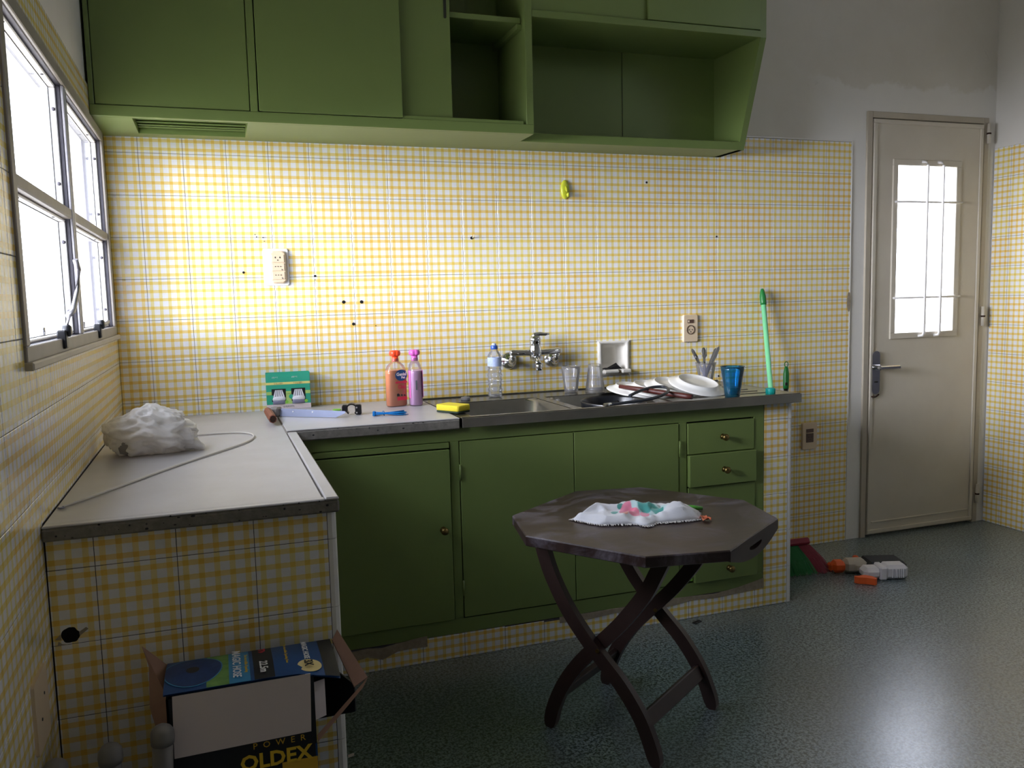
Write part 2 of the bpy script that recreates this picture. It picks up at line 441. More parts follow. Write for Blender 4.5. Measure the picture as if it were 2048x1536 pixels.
wall_back = w.build('wall_back', 'wall_paint'); struct(wall_back, 'back wall, gingham tiles below stained white plaster')
WY0, WY1, WZ0, WZ1 = -1.594, -.075, 1.152, 1.852
w = MB(); w.box(-.14, -TT, RY, WY0, 0, CZ); w.box(-.14, -TT, WY1, .2, 0, CZ); w.box(-.14, -TT, WY0, WY1, 0, WZ0); w.box(-.14, -TT, WY0, WY1, WZ1, CZ)
wall_left = w.build('wall_left', 'wall_paint'); struct(wall_left, 'left wall with window, gingham tiles below grey plaster')
w = MB(); w.box(RX+TT, RX+.2, RY, -2.45, 0, CZ); w.box(RX+TT, RX+.2, -1.55, .2, 0, CZ); w.box(RX+TT, RX+.2, -2.45, -1.55, 0, 2.43); w.box(RX+TT, RX+.2, -2.45, -1.55, 2.79, CZ)
wall_right = w.build('wall_right', 'plaster_white'); struct(wall_right, 'right wall, gingham tiles below white plaster')
wall_front = bx(-.2, RX+.2, RY-.2, RY, 0, CZ).build('wall_front', 'wall_paint'); struct(wall_front, 'plain wall behind the viewer')
HY0, HY1, HZ0, HZ1 = -2.45, -1.55, 2.43, 2.79      # unseen high window, added in the right wall for fill light
w3 = MB()
for a in ((HY0, HY0+.03, HZ0, HZ1), (HY1-.03, HY1, HZ0, HZ1), (HY0+.03, HY1-.03, HZ0, HZ0+.03), (HY0+.03, HY1-.03, HZ1-.03, HZ1)): w3.box(RX+.06, RX+.11, a[0], a[1], a[2], a[3])
fill_window = w3.build('fill_window', 'frame_cream'); struct(fill_window, 'unseen small high window frame added in the right wall for fill light')
bx(RX+.08, RX+.084, HY0+.03, HY1-.03, HZ0+.03, HZ1-.03).build('pane', 'pane', fill_window)

# ------------------------------------------------------------------ tiles
_tm = {}
def tile_mesh(u0, u1, v0, v1):
    k = tuple(round(x, 4) for x in (u0, u1, v0, v1))
    if k not in _tm:
        b = MB(); rings = []
        for ins, z in ((0, 0), (0, TT-.0008), (.0010, TT)):
            a0, a1, b0, b1 = u0+GAP+ins, u1-GAP-ins, v0+GAP+ins, v1-GAP-ins
            rings.append([Vector((a0, b0, z)), Vector((a1, b0, z)), Vector((a1, b1, z)), Vector((a0, b1, z))])
        b.loft(rings, False, True, False); me = b.mesh('tile'); me.materials.append(MAT['tile']); _tm[k] = me
    return _tm[k]
ROT = {'back': (PI/2, 0, 0), 'left': (PI/2, 0, PI/2), 'right': (PI/2, 0, -PI/2)}
def tile(parent, plane, off, u, v, u0, u1, v0, v1, name='tile'):
    """tile whose full 15 cm square starts at (u, v); only [u0,u1]x[v0,v1] of it is there. off: coordinate of the wall behind."""
    if u1-u0 < .008 or v1-v0 < .008: return
    o = bpy.data.objects.new(name, tile_mesh(u0-u, u1-u, v0-v, v1-v)); col.objects.link(o); o.parent = parent
    j = [random.uniform(-1, 1)*.0018 for _ in range(2)]
    if plane == 'back': o.location = (u, off, v); r = ROT['back']
    elif plane == 'left': o.location = (off, u, v); r = ROT['left']
    else: o.location = (off, -u, v); r = ROT['right']
    o.location = Vector(o.location) - origin(parent)
    o.rotation_euler = (r[0]+j[0], 0, r[2]+j[1]); return o
def field(parent, plane, off, U0, U1, V0, V1, us, holes=()):
    """grid of tiles over a rectangle; us: a joint position; holes: rectangles left out (tiles are cut round them)"""
    k = math.floor((U0-us)/T + 1e-6); n = 0
    u = us + k*T
    while u < U1-1e-6:
        v = math.floor(V0/T + 1e-6)*T
        while v < V1-1e-6:
            r = [(max(u, U0), min(u+T, U1), max(v, V0), min(v+T, V1))]
            for hx0, hx1, hz0, hz1 in holes:
                nr = []
                for a0, a1, b0, b1 in r:
                    if hx1 <= a0+1e-6 or hx0 >= a1-1e-6 or hz1 <= b0+1e-6 or hz0 >= b1-1e-6: nr.append((a0, a1, b0, b1)); continue
                    if hx0 > a0: nr.append((a0, hx0, b0, b1))
                    if hx1 < a1: nr.append((hx1, a1, b0, b1))
                    if hz0 > b0: nr.append((max(a0, hx0), min(a1, hx1), b0, hz0))
                    if hz1 < b1: nr.append((max(a0, hx0), min(a1, hx1), hz1, b1))
                r = nr
            for a0, a1, b0, b1 in r: tile(parent, plane, off, u, v, a0, a1, b0, b1)
            v += T
        u += T
b = MB()
for a in ((0, SOAP[0], 0, 1.95), (SOAP[1], 3.256, 0, 1.95), (SOAP[0], SOAP[1], 0, SOAP[2]), (SOAP[0], SOAP[1], SOAP[3], 1.95)): b.box(a[0], a[1], .0015, TT+.001, a[2], a[3])
b.build('grout_bed', 'grout', wall_back)
field(wall_back, 'back', TT, 0, 2.459, .84, 1.95, .109, [SOAP])
field(wall_back, 'back', TT, 2.459, 3.256, 0, 1.95, .109)
cb(3.256, 3.262, -.001, TT, 0, 1.952, .001).build('edge_trim', 'tile_white', wall_back)
cb(2.45, 3.262, -.001, TT, 1.9515, 1.958, .001).build('edge_trim', 'tile_white', wall_back)
g_ = MB()
for a in ((-2.3, WY0, 0, 1.95), (WY1, 0, 0, 1.95), (WY0, WY1, 0, WZ0), (WY0, WY1, WZ1, 1.95)): g_.box(-TT-.001, -.0015, a[0], a[1], a[2], a[3])
g_.build('grout_bed', 'grout', wall_left)
field(wall_left, 'left', -TT, -2.15, -1.56, 0, 1.95, 0, [(WY0, WY1, WZ0, WZ1)])
field(wall_left, 'left', -TT, -1.56, 0, .842, 1.95, 0, [(WY0, WY1, WZ0, WZ1)])
bx(RX+.0015, RX+TT+.001, -.9, 0, 0, 1.95).build('grout_bed', 'grout', wall_right)
field(wall_right, 'right', RX+TT, 0, .6, 0, 1.95, .098)
# drilled holes, some with a plug
for i, (x, z, r) in enumerate(((.447, 1.37, .0045), (.71, 1.353, .0045), (.815, 1.25, .0065), (.885, 1.249, .0065), (.85, 1.163, .006), (1.346, 1.498, .006), (2.152, 1.738, .005), (2.507, 1.504, .004), (2.269, .869, .004), (2.518, .867, .004), (.496, 1.511, .0018), (.501, 1.502, .0022), (.524, 1.50, .0022), (.528, 1.486, .0015), (.71, 1.338, .0018), (.938, 1.153, .002))):
    MB().lathe([(r, 0), (r, .0012), (r*.6, .0014)], 10, rmat((x, 0, z), PI/2)).build('drill_hole', 'hole_black', wall_back)
MB().tube([(1.35, -.001, 1.498), (1.352, -.010, 1.503), (1.353, -.012, 1.512)], .0014, 6).build('wire_stub', 'cord_white', wall_back)
MB().lathe([(.022, 0), (.022, .001)], 12, rmat((3.252, -.001, 1.19), PI/2), sy=2.2, sx=.5).build('broken_chip', 'plaster', wall_back)

# ------------------------------------------------------------------ window in the left wall
def frame_rect(b, x0, x1, y0, y1, z0, z1, wd):
    b.cbox(x0, x1, y0, y1, z0, z0+wd, .002); b.cbox(x0, x1, y0, y1, z1-wd, z1, .002)
    b.cbox(x0, x1, y0, y0+wd, z0+wd, z1-wd, .002); b.cbox(x0, x1, y1-wd, y1, z0+wd, z1-wd, .002)
b = MB(); frame_rect(b, -.060, -.002, WY0, WY1, WZ0, WZ1, .033)
window_1 = b.build('window_1', 'frame_dark'); struct(window_1, 'four-pane steel window above the left worktop')
b = MB(); frame_rect(b, -.002, .006, WY0-.001, WY1+.001, WZ0-.001, WZ1+.001, .034); b.build('frame_face', 'frame_grey', window_1)
cb(-.005, .016, WY0-.004, WY1+.01, WZ0-.012, WZ0+.004, .003).build('sill_bead', 'frame_cream', window_1)
MUL0, MUL1 = -.893, -.846; TR0, TR1 = 1.482, 1.508
b = MB(); b.cbox(-.034, -.003, MUL0+.001, MUL1-.001, WZ0+.034, WZ1-.034, .002); mu = b.build('mullion', 'frame_dark', window_1)
b = MB(); b.cbox(-.003, .004, MUL0, MUL0+.020, WZ0+.034, WZ1-.034, .002); b.cbox(-.003, .004, MUL1-.020, MUL1, WZ0+.034, WZ1-.034, .002); b.build('mullion_face', 'frame_metal', mu)
for y0, y1 in ((WY0+.034, MUL0), (MUL1, WY1-.034)):
    cb(-.034, .002, y0, y1, TR0, TR1, .003).build('transom', 'frame_grey', window_1)
    for z0, z1 in ((WZ0+.034, TR0), (TR1, WZ1-.034)):
        b = MB(); frame_rect(b, -.034, -.014, y0+.001, y1-.001, z0+.001, z1-.001, .006)
        sash = b.build('sash', 'outlet_white', window_1)
        bx(-.033, -.031, y0+.006, y1-.006, z0+.006, z1-.006).build('pane', 'pane', sash)
        b = MB(); frame_rect(b, -.031, -.029, y0+.006, y1-.006, z0+.006, z1-.006, .003); b.build('glazing_seal', 'black', sash)
        for q in (.2, .8):
            zz = z0 + (z1-z0)*q
            MB().lathe([(.0048, 0), (.0048, .002), (.002, .003)], 10, axis_m((-.021, y1-.0068, zz), (0, -1, 0))).build('screw', 'frame_dark', sash)
            yy = y0 + (y1-y0)*q
            MB().lathe([(.0035, 0), (.0035, .002)], 8, axis_m((-.021, yy, z1-.0068), (0, 0, -1), (1, 0, 0))).build('screw', 'frame_dark', sash)
# lower stay handles
def stay(y, up):
    h = cb(-.006, .014, y-.016, y+.016, WZ0+.010, WZ0+.052, .003).build('latch', 'black_plastic', window_1)
    MB().lathe([(.014, 0), (.014, .014), (.010, .018)], 14, axis_m((.004, y+.012, WZ0+.05), (1, 0, 0))).build('latch_pivot', 'black_plastic', h)
    if up: pts = [(.012, y+.012, WZ0+.05), (.016, y+.02, WZ0+.085), (.020, y+.07, WZ0+.095), (.024, y+.13, WZ0+.14), (.024, y+.175, WZ0+.195), (.020, y+.165, WZ0+.22)]
    else: pts = [(.012, y+.01, WZ0+.048), (.018, y+.05, WZ0+.05), (.018, y+.11, WZ0+.053), (.014, y+.17, WZ0+.056)]
    MB().tube(pts, .0065, 8).build('stay_handle', 'frame_metal', h)
    cb(-.040, -.030, y-.010, y+.006, WZ0+.032, WZ0+.062, .003).build('keeper', 'chrome', h)
stay(-1.19, True); stay(-.56, False)

# ------------------------------------------------------------------ door in the back wall
b = MB()
for a in ((DX0, DX0+.032, 0, DZ1), (DX1-.032, DX1, 0, DZ1), (DX0+.032, DX1-.032, DZ1-.03, DZ1)): b.cbox(a[0], a[1], -.004, .10, a[2], a[3], .002)
door_1 = b.build('door_1', 'frame_cream'); struct(door_1, 'cream painted metal door with a barred glass light')
b = MB(); b.box(DX0, DX0+.05, .036, .09, 0, DZ1); b.box(DX1-.05, DX1, .036, .09, 0, DZ1); b.box(DX0, DX1, .036, .09, DZ1-.05, DZ1); b.box(DX0, DX1, .036, .16, 0, .03)
b.build('door_stop', 'frame_cream', door_1)
LX0, LX1, LZ0, LZ1 = DX0+.036, DX1-.036, .012, DZ1-.034
GX0, GX1, GZ0, GZ1 = 3.530, 3.905, 1.020, 1.855
leaf = MB()
for a in ((LX0, GX0, LZ0, LZ1), (GX1, LX1, LZ0, LZ1), (GX0, GX1, LZ0, GZ0), (GX0, GX1, GZ1, LZ1)): leaf.box(a[0], a[1], -.002, .034, a[2], a[3])
leaf = leaf.build('door_leaf', 'door_cream', door_1)
b = MB(); frame2 = lambda b, x0, x1, z0, z1, wd, ya, yb: [b.cbox(*q, .002) for q in ((x0, x1, ya, yb, z0, z0+wd), (x0, x1, ya, yb, z1-wd, z1), (x0, x0+wd, ya, yb, z0+wd, z1-wd), (x1-wd, x1, ya, yb, z0+wd, z1-wd))]
frame2(b, LX0+.002, LX1-.002, LZ0+.004, LZ1-.002, .020, -.009, -.001); b.build('edge_moulding', 'door_cream', leaf)
b = MB(); frame2(b, GX0-.028, GX1+.028, GZ0-.022, GZ1+.024, .030, -.010, .0); b.build('light_moulding', 'door_cream', leaf)
cb(LX0+.03, LX1-.03, -.007, -.001, .070, .078, .002).build('kick_bead', 'door_cream', leaf)
bx(GX0, GX1, .012, .016, GZ0, GZ1).build('pane', 'pane', leaf)
for x in (3.700, 3.800):
    MB().tube([(x-.022, -.008, GZ1+.014), (x-.008, -.024, GZ1+.012), (x, -.026, GZ1-.004), (x, -.026, GZ0+.004), (x-.008, -.024, GZ0-.010), (x-.022, -.008, GZ0-.012)], .0066, 8).build('window_bar', 'outlet_white', leaf)
for z in (1.672, 1.202):
    MB().tube([(GX0-.016, -.010, z), (GX0-.012, -.019, z), (GX1+.030, -.019, z), (GX1+.034, -.010, z)], .0055, 8).build('window_bar', 'outlet_white', leaf)
pl = MB().prism(rrect(.046, .215, .022, 5), 0, .008, axis_m((3.413, -.009, .836), (0, -1, 0), (0, 0, 1))).build('handle_plate', 'chrome', leaf)
MB().lathe([(.012, 0), (.012, .032), (.009, .036)], 14, axis_m((3.413, -.016, .862), (0, -1, 0))).build('lever_neck', 'chrome', pl)
MB().cbox(3.400, 3.528, -.062, -.046, .852, .872, .005).build('lever', 'chrome', pl)
cb(3.402, 3.424, -.0185, -.016, .787, .794, .0008).build('keyhole', 'hole_black', pl)
MB().tube([(3.392, -.0105, .718), (3.408, -.011, .713), (3.422, -.011, .717), (3.438, -.0105, .726)], .004, 6).build('rust_mark', 'rust', leaf)
for z in (2.02, 1.095, .155):
    h = MB().tube([(LX1+.022, -.016, z-.05), (LX1+.022, -.016, z+.05)], .009, 10).build('hinge', 'door_cream', door_1)
    MB().lathe([(.011, -.004), (.011, .004)], 10, rmat((LX1+.022, -.016, z))).build('hinge_joint', 'rust', h)

# ------------------------------------------------------------------ left counter: tiled masonry end
PY = -1.5637
ce = thing('tiled_counter', 'masonry counter clad in yellow gingham tiles below the left window', 'counter', (.28, -.8, 0))
bx(.002, .548, PY+TT, -.002, 0, .812).build('masonry_core', 'plaster', ce, world=True)
bx(.002, .540, PY+.0015, PY+TT+.001, 0, .812).build('grout_bed', 'grout', ce, world=True)
HOLE = (.002, .086, .600, .750)
field(ce, 'back', PY+TT, .002, .536, 0, .812, .086, [HOLE])
z = 0.
while z < .81:
    z1 = min(z+T, .812)
    prof = [(.536+GAP, PY), (.5455, PY), (.5525, PY+.003), (.556, PY+.010), (.556, PY+.05), (.536+GAP, PY+.05)]
    MB().prism(prof, z+GAP, z1-GAP, smooth=False).build('edge_tile', 'tile_white', ce, world=True)
    z += T
# the broken tile with a ragged round hole
hc = (.033, .6185)
angs = sorted([k*PI/16 for k in range(32)] + [math.atan2(zc-hc[1], xc-hc[0]) % (2*PI) for xc in (HOLE[0]+GAP, HOLE[1]-GAP) for zc in (HOLE[2]+GAP, HOLE[3]-GAP)])
o_, i_ = [], []
for a in angs:
    dx, dz = math.cos(a), math.sin(a); ts = []
    if abs(dx) > 1e-9: ts.append(((HOLE[1]-GAP if dx > 0 else HOLE[0]+GAP)-hc[0])/dx)
    if abs(dz) > 1e-9: ts.append(((HOLE[3]-GAP if dz > 0 else HOLE[2]+GAP)-hc[1])/dz)
    t_ = min(ts); o_.append((hc[0]+dx*t_, hc[1]+dz*t_)); q = min(.0165+.0035*mnoise.noise(Vector((dx*1.7, dz*1.7, 4))), t_*.97); i_.append((hc[0]+dx*q, hc[1]+dz*q))
tu, tv = .086-T, .60
b = MB().loft([[Vector((x-tu, z-tv, 0)) for x, z in o_], [Vector((x-tu, z-tv, TT)) for x, z in o_], [Vector((x-tu, z-tv, TT)) for x, z in i_], [Vector((x-tu, z-tv, -.02)) for x, z in i_]], False, False, False)
o = b.build('tile', 'tile', ce, loc=(tu, PY+TT, tv), rot=ROT['back'], world=True)
MB().lathe([(.022, 0), (.022, .0006)], 20, rmat((hc[0], PY+.0012, hc[1]+.003), PI/2)).build('pipe_hole', 'hole_black', ce, world=True)
for pp in ([(.050, -.004), (.066, .008), (.062, .012), (.049, .004)], [(.012, -.010), (.018, -.016), (.030, -.0185), (.010, -.0182)], [(.016, .004), (.006, -.006), (.018, -.008)]):
    MB().prism(pp, 0, .0006, rmat((0, PY-.0001, hc[1]), PI/2)).build('chip', 'plaster', ce, world=True)

# ------------------------------------------------------------------ worktop (left slab + back slab)
wt = thing('worktop', 'pale grey L-shaped worktop with rough stone edge under the left window', 'worktop', (.28, -.8, .812))
def stone(x0, x1, y0, y1, z0, z1, nx, ny):
    b = MB().cbox(x0, x1, y0, y1, z0, z1, .004); return b
stone(.001, .561, -1.585, -.001, .812, .838, 1, 1).build('slab', 'stone_grey', wt, world=True)
stone(.527, 1.100, -.622, -.001, .8125, .846, 1, 1).build('slab', 'stone_grey', wt, world=True)
cb(.002, .5285, -1.5595, -.002, .838, .8418, .0012).build('top_sheet', 'worktop_white', wt, world=True)
cb(.5305, 1.099, -.620, -.002, .846, .8505, .0015).build('top_sheet', 'worktop_white', wt, world=True)
MB().cbox(.532, .5605, -1.5845, -.624, .838, .8455, .0028).build('edge_strip', 'worktop_white', wt, world=True)
MB().cbox(.002, .5318, -1.5845, -1.5615, .838, .8428, .0024).build('edge_strip', 'worktop_white', wt, world=True)
for i in range(26):   # chipped spots along the front edge
    x = random.uniform(.02, .55); z = random.uniform(.814, .84); r = random.uniform(.001, .0028)
    MB().lathe([(r, 0), (r*.7, .0006)], 6, rmat((x, -1.5852, z), PI/2), sx=random.uniform(.8, 2)).build('edge_chip', 'black', wt, world=True)
for i in range(12):
    x = random.uniform(.60, 1.09); z = random.choice((.845, .84, .83)); r = random.uniform(.001, .0026)
    MB().lathe([(r, 0), (r*.7, .0006)], 6, rmat((x, -.6222, z), PI/2), sx=random.uniform(.8, 2)).build('edge_chip', 'black', wt, world=True)

# ------------------------------------------------------------------ stainless sink top
sk = thing('sink', 'stainless steel double sink with draining board set in the counter', 'sink', (1.79, -.32, .818))
SX0, SX1, SY0, SY1, SZ = 1.104, 2.484, -.632, -.002, .850
B1 = (1.150, 1.530, -.585, -.205); B2 = (1.568, 1.940, -.585, -.205)
b = MB()
for a in ((SX0, SX1, SY0, B1[2]), (SX0, SX1, B1[3], SY1), (SX0, B1[0], B1[2], B1[3]), (B1[1], B2[0], B1[2], B1[3]), (B2[1], SX1, B2[2], B2[3])): b.box(a[0], a[1], a[2], a[3], SZ-.002, SZ)
b.build('sink_top', 'steel', sk, world=True)
cb(SX0, SX1, SY0-.002, SY0+.004, SZ-.033, SZ+.001, .0015).build('front_edge', 'steel', sk, world=True)
cb(SX1-.004, SX1+.001, SY0, SY1, SZ-.033, SZ+.001, .0012).build('side_edge', 'steel', sk, world=True)
cb(SX0, SX1, -.050, -.046, SZ, SZ+.006, .0015).build('back_bead', 'steel', sk, world=True)
cb(SX0, SX1, SY0+.006, SY0+.014, SZ, SZ+.0035, .0015).build('front_bead', 'steel', sk, world=True)
for Bn in (B1, B2):
    cx, cy, wd, hd = (Bn[0]+Bn[1])/2, (Bn[2]+Bn[3])/2, Bn[1]-Bn[0], Bn[3]-Bn[2]
    rings = []
    for ins, z, r in ((0, SZ, .004), (.0, SZ-.004, .05), (.006, SZ-.012, .06), (.016, SZ-.14, .07), (.035, SZ-.165, .08), (.12, SZ-.170, .06), (.165, SZ-.174, .018)):
        rings.append([Vector((x, y, z)) for x, y in rrect(wd-2*ins, hd-2*ins, min(r, (wd-2*ins)*.49), 6, cx, cy)][::-1])
    ba = MB().loft(rings, False, True).build('basin', 'steel', sk, world=True)
    MB().lathe([(.030, 0), (.028, .003), (.012, .001)], 18, rmat((cx, cy, SZ-.1745))).build('drain', 'chrome', ba, world=True)
for i in range(7):
    y = -.53 + i*.065
    cb(2.02, 2.40, y, y+.012, SZ, SZ+.0022, .001).build('drain_rib', 'steel', sk, world=True)

# ------------------------------------------------------------------ base cabinet
FY = -.595
bc = thing('base_cabinet', 'green painted base cabinet with doors and drawers under the sink', 'cabinet', (1.45, -.3, 0))
fr = MB()
for a in ((.558, 2.337, .768, .812), (.558, .606, .09, .768), (1.068, 1.099, .14, .768), (1.959, 1.992, .14, .768), (2.292, 2.337, .14, .768), (.606, 2.337, .088, .139)):
    fr.cbox(a[0], a[1], FY, FY+.022, a[2], a[3], .001)
fr.build('face_frame', 'green', bc, world=True)
bx(.558, 2.337, FY+.0215, -.02, .088, .640).build('carcass', 'green_dark', bc, world=True)
bx(.558, 2.337, FY+.0215, FY+.03, .640, .812).build('carcass_front', 'green_dark', bc, world=True)
cb(.606, 1.064, FY-.006, FY+.018, .747, .766, .0015).build('filler_rail', 'green', bc, world=True)
def knob(par, x, y, z, r=.013):
    MB().lathe([(r*.9, 0), (r*.5, .004), (r*.42, .014), (r, .018), (r*1.02, .024), (r*.7, .029), (.0005, .030)], 16, axis_m((x, y, z), (0, -1, 0))).build('knob', 'brass', par, world=True)
def hinge(par, x, z, L=.055):
    MB().tube([(x, FY-.008, z-L/2), (x, FY-.008, z+L/2)], .0035, 8).build('hinge', 'green', par, world=True)
d1 = cb(.606, 1.064, FY-.010, FY+.012, .142, .7425, .002).build('door', 'green', bc, world=True); knob(d1, 1.033, FY-.010, .466)
d2 = cb(1.102, 1.5255, FY-.003, FY+.016, .143, .765, .0015).build('door', 'green', bc, world=True); hinge(d2, 1.100, .659); hinge(d2, 1.100, .25)
d3 = cb(1.5285, 1.956, FY-.003, FY+.016, .143, .765, .0015).build('door', 'green', bc, world=True); hinge(d3, 1.958, .67, .06); hinge(d3, 1.958, .25)
w1 = cb(1.995, 2.290, FY-.004, FY+.016, .643, .762, .0015).build('drawer', 'green', bc, world=True); knob(w1, 2.148, FY-.004, .702)
w2 = cb(1.996, 2.293, FY-.016, FY+.010, .518, .640, .0015).build('drawer', 'green', bc, world=True); knob(w2, 2.148, FY-.016, .577)
w3_ = cb(1.997, 2.296, FY-.004, FY+.014, .30, .514, .0015).build('drawer', 'green', bc, world=True)
w4 = cb(2.018, 2.298, FY-.018, FY+.010, .142, .297, .0015).build('drawer', 'green', bc, world=True); knob(w4, 2.168, FY-.018, .186)
cb(2.002, 2.014, FY-.006, FY+.014, .150, .21, .001).build('split_board', 'lime', bc, world=True)

# tiled plinth and right pier under the sink
pi_ = thing('tiled_pier', 'gingham-tiled pier at the right end of the sink counter', 'pier', (2.4, -.3, 0))
pl_ = thing('tiled_plinth', 'low plinth of cut gingham tiles under the green base cabinet', 'plinth', (1.45, -.3, 0))
bx(2.338, 2.462, FY+TT, -.002, 0, .816).build('masonry_core', 'plaster', pi_, world=True)
bx(.56, 2.338, FY+TT, -.1, 0, .087).build('masonry_core', 'plaster', pl_, world=True)
bx(2.330, 2.450, FY+.0015, FY+TT+.001, 0, .816).build('grout_bed', 'grout', pi_, world=True)
bx(.56, 2.338, FY+.0015, FY+TT+.001, 0, .085).build('grout_bed', 'grout', pl_, world=True)
field(pi_, 'back', FY+TT, 2.3385, 2.450, .0, .816, 2.300)
k = 0; x = .65
while x < 2.338:
    x1 = min(x+T, 2.3385); h = (.058, .062, .086, .086, .084, .078, .086, .07, .072, .083, .086, .086)[k % 12]
    tile(pl_, 'back', FY+TT, x, 0, max(x, .56), x1, 0, h); k += 1; x += T
tile(pl_, 'back', FY+TT, .50, 0, .56, .65, 0, .055)
z = 0.
while z < .81:
    z1 = min(z+T, .816)
    MB().prism([(2.450+GAP, FY), (2.462, FY), (2.468, FY+.002), (2.470, FY+.008), (2.470, FY+.05), (2.450+GAP, FY+.05)], z+GAP, z1-GAP).build('edge_tile', 'tile_white', pi_, world=True)
    z += T
# crumbling plaster between plinth tiles and cabinet
def ragged(x0, x1, z0, hs, name='crumbled_plaster'):
    n = len(hs); top = []; bot = []
    for i, (a, c) in enumerate(hs):
        x = x0 + (x1-x0)*i/(n-1); bot.append((x, z0+a)); top.append((x, z0+c))
    MB().prism(bot + top[::-1], 0, .007, rmat((0, FY+.005, 0), PI/2)).build(name, 'plaster', pl_, world=True)
ragged(.60, .965, .05, [(.0, .036), (.002, .04), (-.004, .030), (.004, .034), (-.012, .028), (.008, .036), (.01, .042), (.008, .046)])
ragged(1.46, 2.34, .066, [(.0, .022), (-.004, .020), (.004, .022), (.002, .018), (-.006, .026), (.006, .022), (.0, .016), (.004, .03), (.01, .05)])

# ------------------------------------------------------------------ wall cabinets
UY, UZ, UT = -.350, 1.855, 2.78
wc = thing('wall_cabinet', 'green painted wall cabinet with sliding doors by the window', 'cabinet', (.75, -.17, UZ))
V = (.121, .477, -.325, -.070)   # vent opening in the underside
b = MB()
for a in ((.002, V[0], UY+.0225, -.001), (V[1], 1.495, UY+.0225, -.001), (V[0], V[1], UY+.0225, V[2]), (V[0], V[1], V[3], -.001)): b.box(a[0], a[1], a[2], a[3], UZ, UZ+.018)
b.build('bottom_panel', 'green', wc, world=True)
bx(.002, 1.495, -.012, -.001, UZ+.018, UT).build('back_panel', 'green', wc, world=True)
bx(.002, 1.495, UY+.03, -.001, UT-.018, UT).build('top_panel', 'green', wc, world=True)
bx(.002, .018, UY+.022, -.012, UZ+.018, UT).build('side_panel', 'green', wc, world=True)
bx(1.473, 1.495, UY+.022, -.012, UZ+.018, UT).build('side_panel', 'green', wc, world=True)
bx(1.002, 1.018, UY+.09, -.012, UZ+.018, UT-.018).build('partition', 'green', wc, world=True)
fr = MB()
for a in ((.002, 1.495, UZ, UZ+.034), (.002, .016, UZ+.034, UT), (.487, .511, UZ+.034, UT), (1.467, 1.495, UZ+.034, UT), (.016, 1.467, UT-.04, UT)): fr.cbox(a[0], a[1], UY, UY+.022, a[2], a[3], .0012)
fr.build('face_frame', 'green', wc, world=True)
cb(.0185, .4845, UY+.002, UY+.018, UZ+.0365, UT-.042, .0015).build('door', 'green', wc, world=True)
cb(.5145, 1.001, UY-.002, UY+.014, UZ+.0365, UT-.042, .0015).build('door', 'green', wc, world=True)
sd = cb(.78, 1.190, UY+.024, UY+.036, UZ+.040, UT-.042, .0015).build('sliding_door', 'green', wc, world=True)
MB().prism(rrect(.010, .16, .0045, 4), 0, .003, axis_m((1.172, UY+.025, 2.33), (0, -1, 0), (0, 0, 1))).build('finger_pull', 'green_dark', sd, world=True)
cb(1.002, 1.456, UY+.004, UY+.012, UZ+.034, UZ+.046, .001).build('door_track', 'green', wc, world=True)
cb(1.018, 1.466, UY+.045, -.012, 2.262, 2.282, .0015).build('shelf', 'green', wc, world=True)
cb(1.452, 1.472, UY+.05, -.012, 2.240, 2.261, .0015).build('shelf_bearer', 'green', wc, world=True)
# vent recess with louvres
b = MB(); b.box(V[0], V[1], V[2], V[3], UZ+.05, UZ+.055); b.box(V[0]-.004, V[0], V[2], V[3], UZ+.017, UZ+.055); b.box(V[1], V[1]+.004, V[2], V[3], UZ+.017, UZ+.055); b.box(V[0], V[1], V[2]-.004, V[2], UZ+.017, UZ+.055); b.box(V[0], V[1], V[3], V[3]+.004, UZ+.017, UZ+.055)
b.build('vent_box', 'green', wc, world=True)
for i, y in enumerate((-.275, -.225, -.175, -.125, -.09)):
    MB().cbox(V[0]+.002, V[1]-.002, -.022, .022, -.0025, .0025, .001, rmat((0, y, UZ+.026), .5)).build('vent_louvre', 'green', wc, world=True)

wd_ = thing('wall_cabinet', 'green wall cabinet with slanted open niche below closed doors', 'cabinet', (2.0, -.17, UZ))
NB = -.198     # front of the niche floor
ZN = 2.276     # niche ceiling
side = [(-.012, UZ), (NB, UZ), (UY, ZN), (UY, UT), (-.012, UT)]
def side_panel(x0, x1):
    # polygon in (y, z) swept along x
    m_ = Matrix(((0, 0, 1, 0), (1, 0, 0, 0), (0, 1, 0, 0), (0, 0, 0, 1)))
    MB().prism(side, x0, x1, m_).build('side_panel', 'green', wd_, world=True)
side_panel(2.486, 2.514)
bx(1.496, 2.486, -.012, -.001, UZ+.018, UT).build('back_panel', 'green', wd_, world=True)
MB().cbox(1.496, 2.514, NB+.002, -.001, UZ, UZ+.018, .001).build('niche_floor', 'green', wd_, world=True)
m_ = rmat((0, NB, UZ), math.atan((NB-UY)/(ZN-UZ)))
MB().cbox(1.4955, 2.487, -.001, .016, .0, .033, .001, m_).build('niche_lip', 'green', wd_, world=True)
MB().cbox(1.496, 2.487, UY, -.012, ZN, ZN+.026, .001).build('niche_ceiling', 'green', wd_, world=True)
bx(1.4955, 1.500, UY+.002, -.012, ZN, UT).build('side_panel', 'green', wd_, world=True)
m2_ = Matrix(((0, 0, 1, 0), (1, 0, 0, 0), (0, 1, 0, 0), (0, 0, 0, 1)))
MB().prism([(-.012, UZ+.018), (NB, UZ+.018), (UY+.025, ZN), (-.012, ZN)], 1.4955, 1.5005, m2_).build('side_panel', 'green', wd_, world=True)
bx(2.031, 2.0325, -.014, -.011, UZ+.02, ZN).build('panel_seam', 'green_dark', wd_, world=True)
cb(1.500, 1.983, UY+.010, UY+.024, ZN+.028, UT-.02, .0015).build('door', 'green', wd_, world=True)
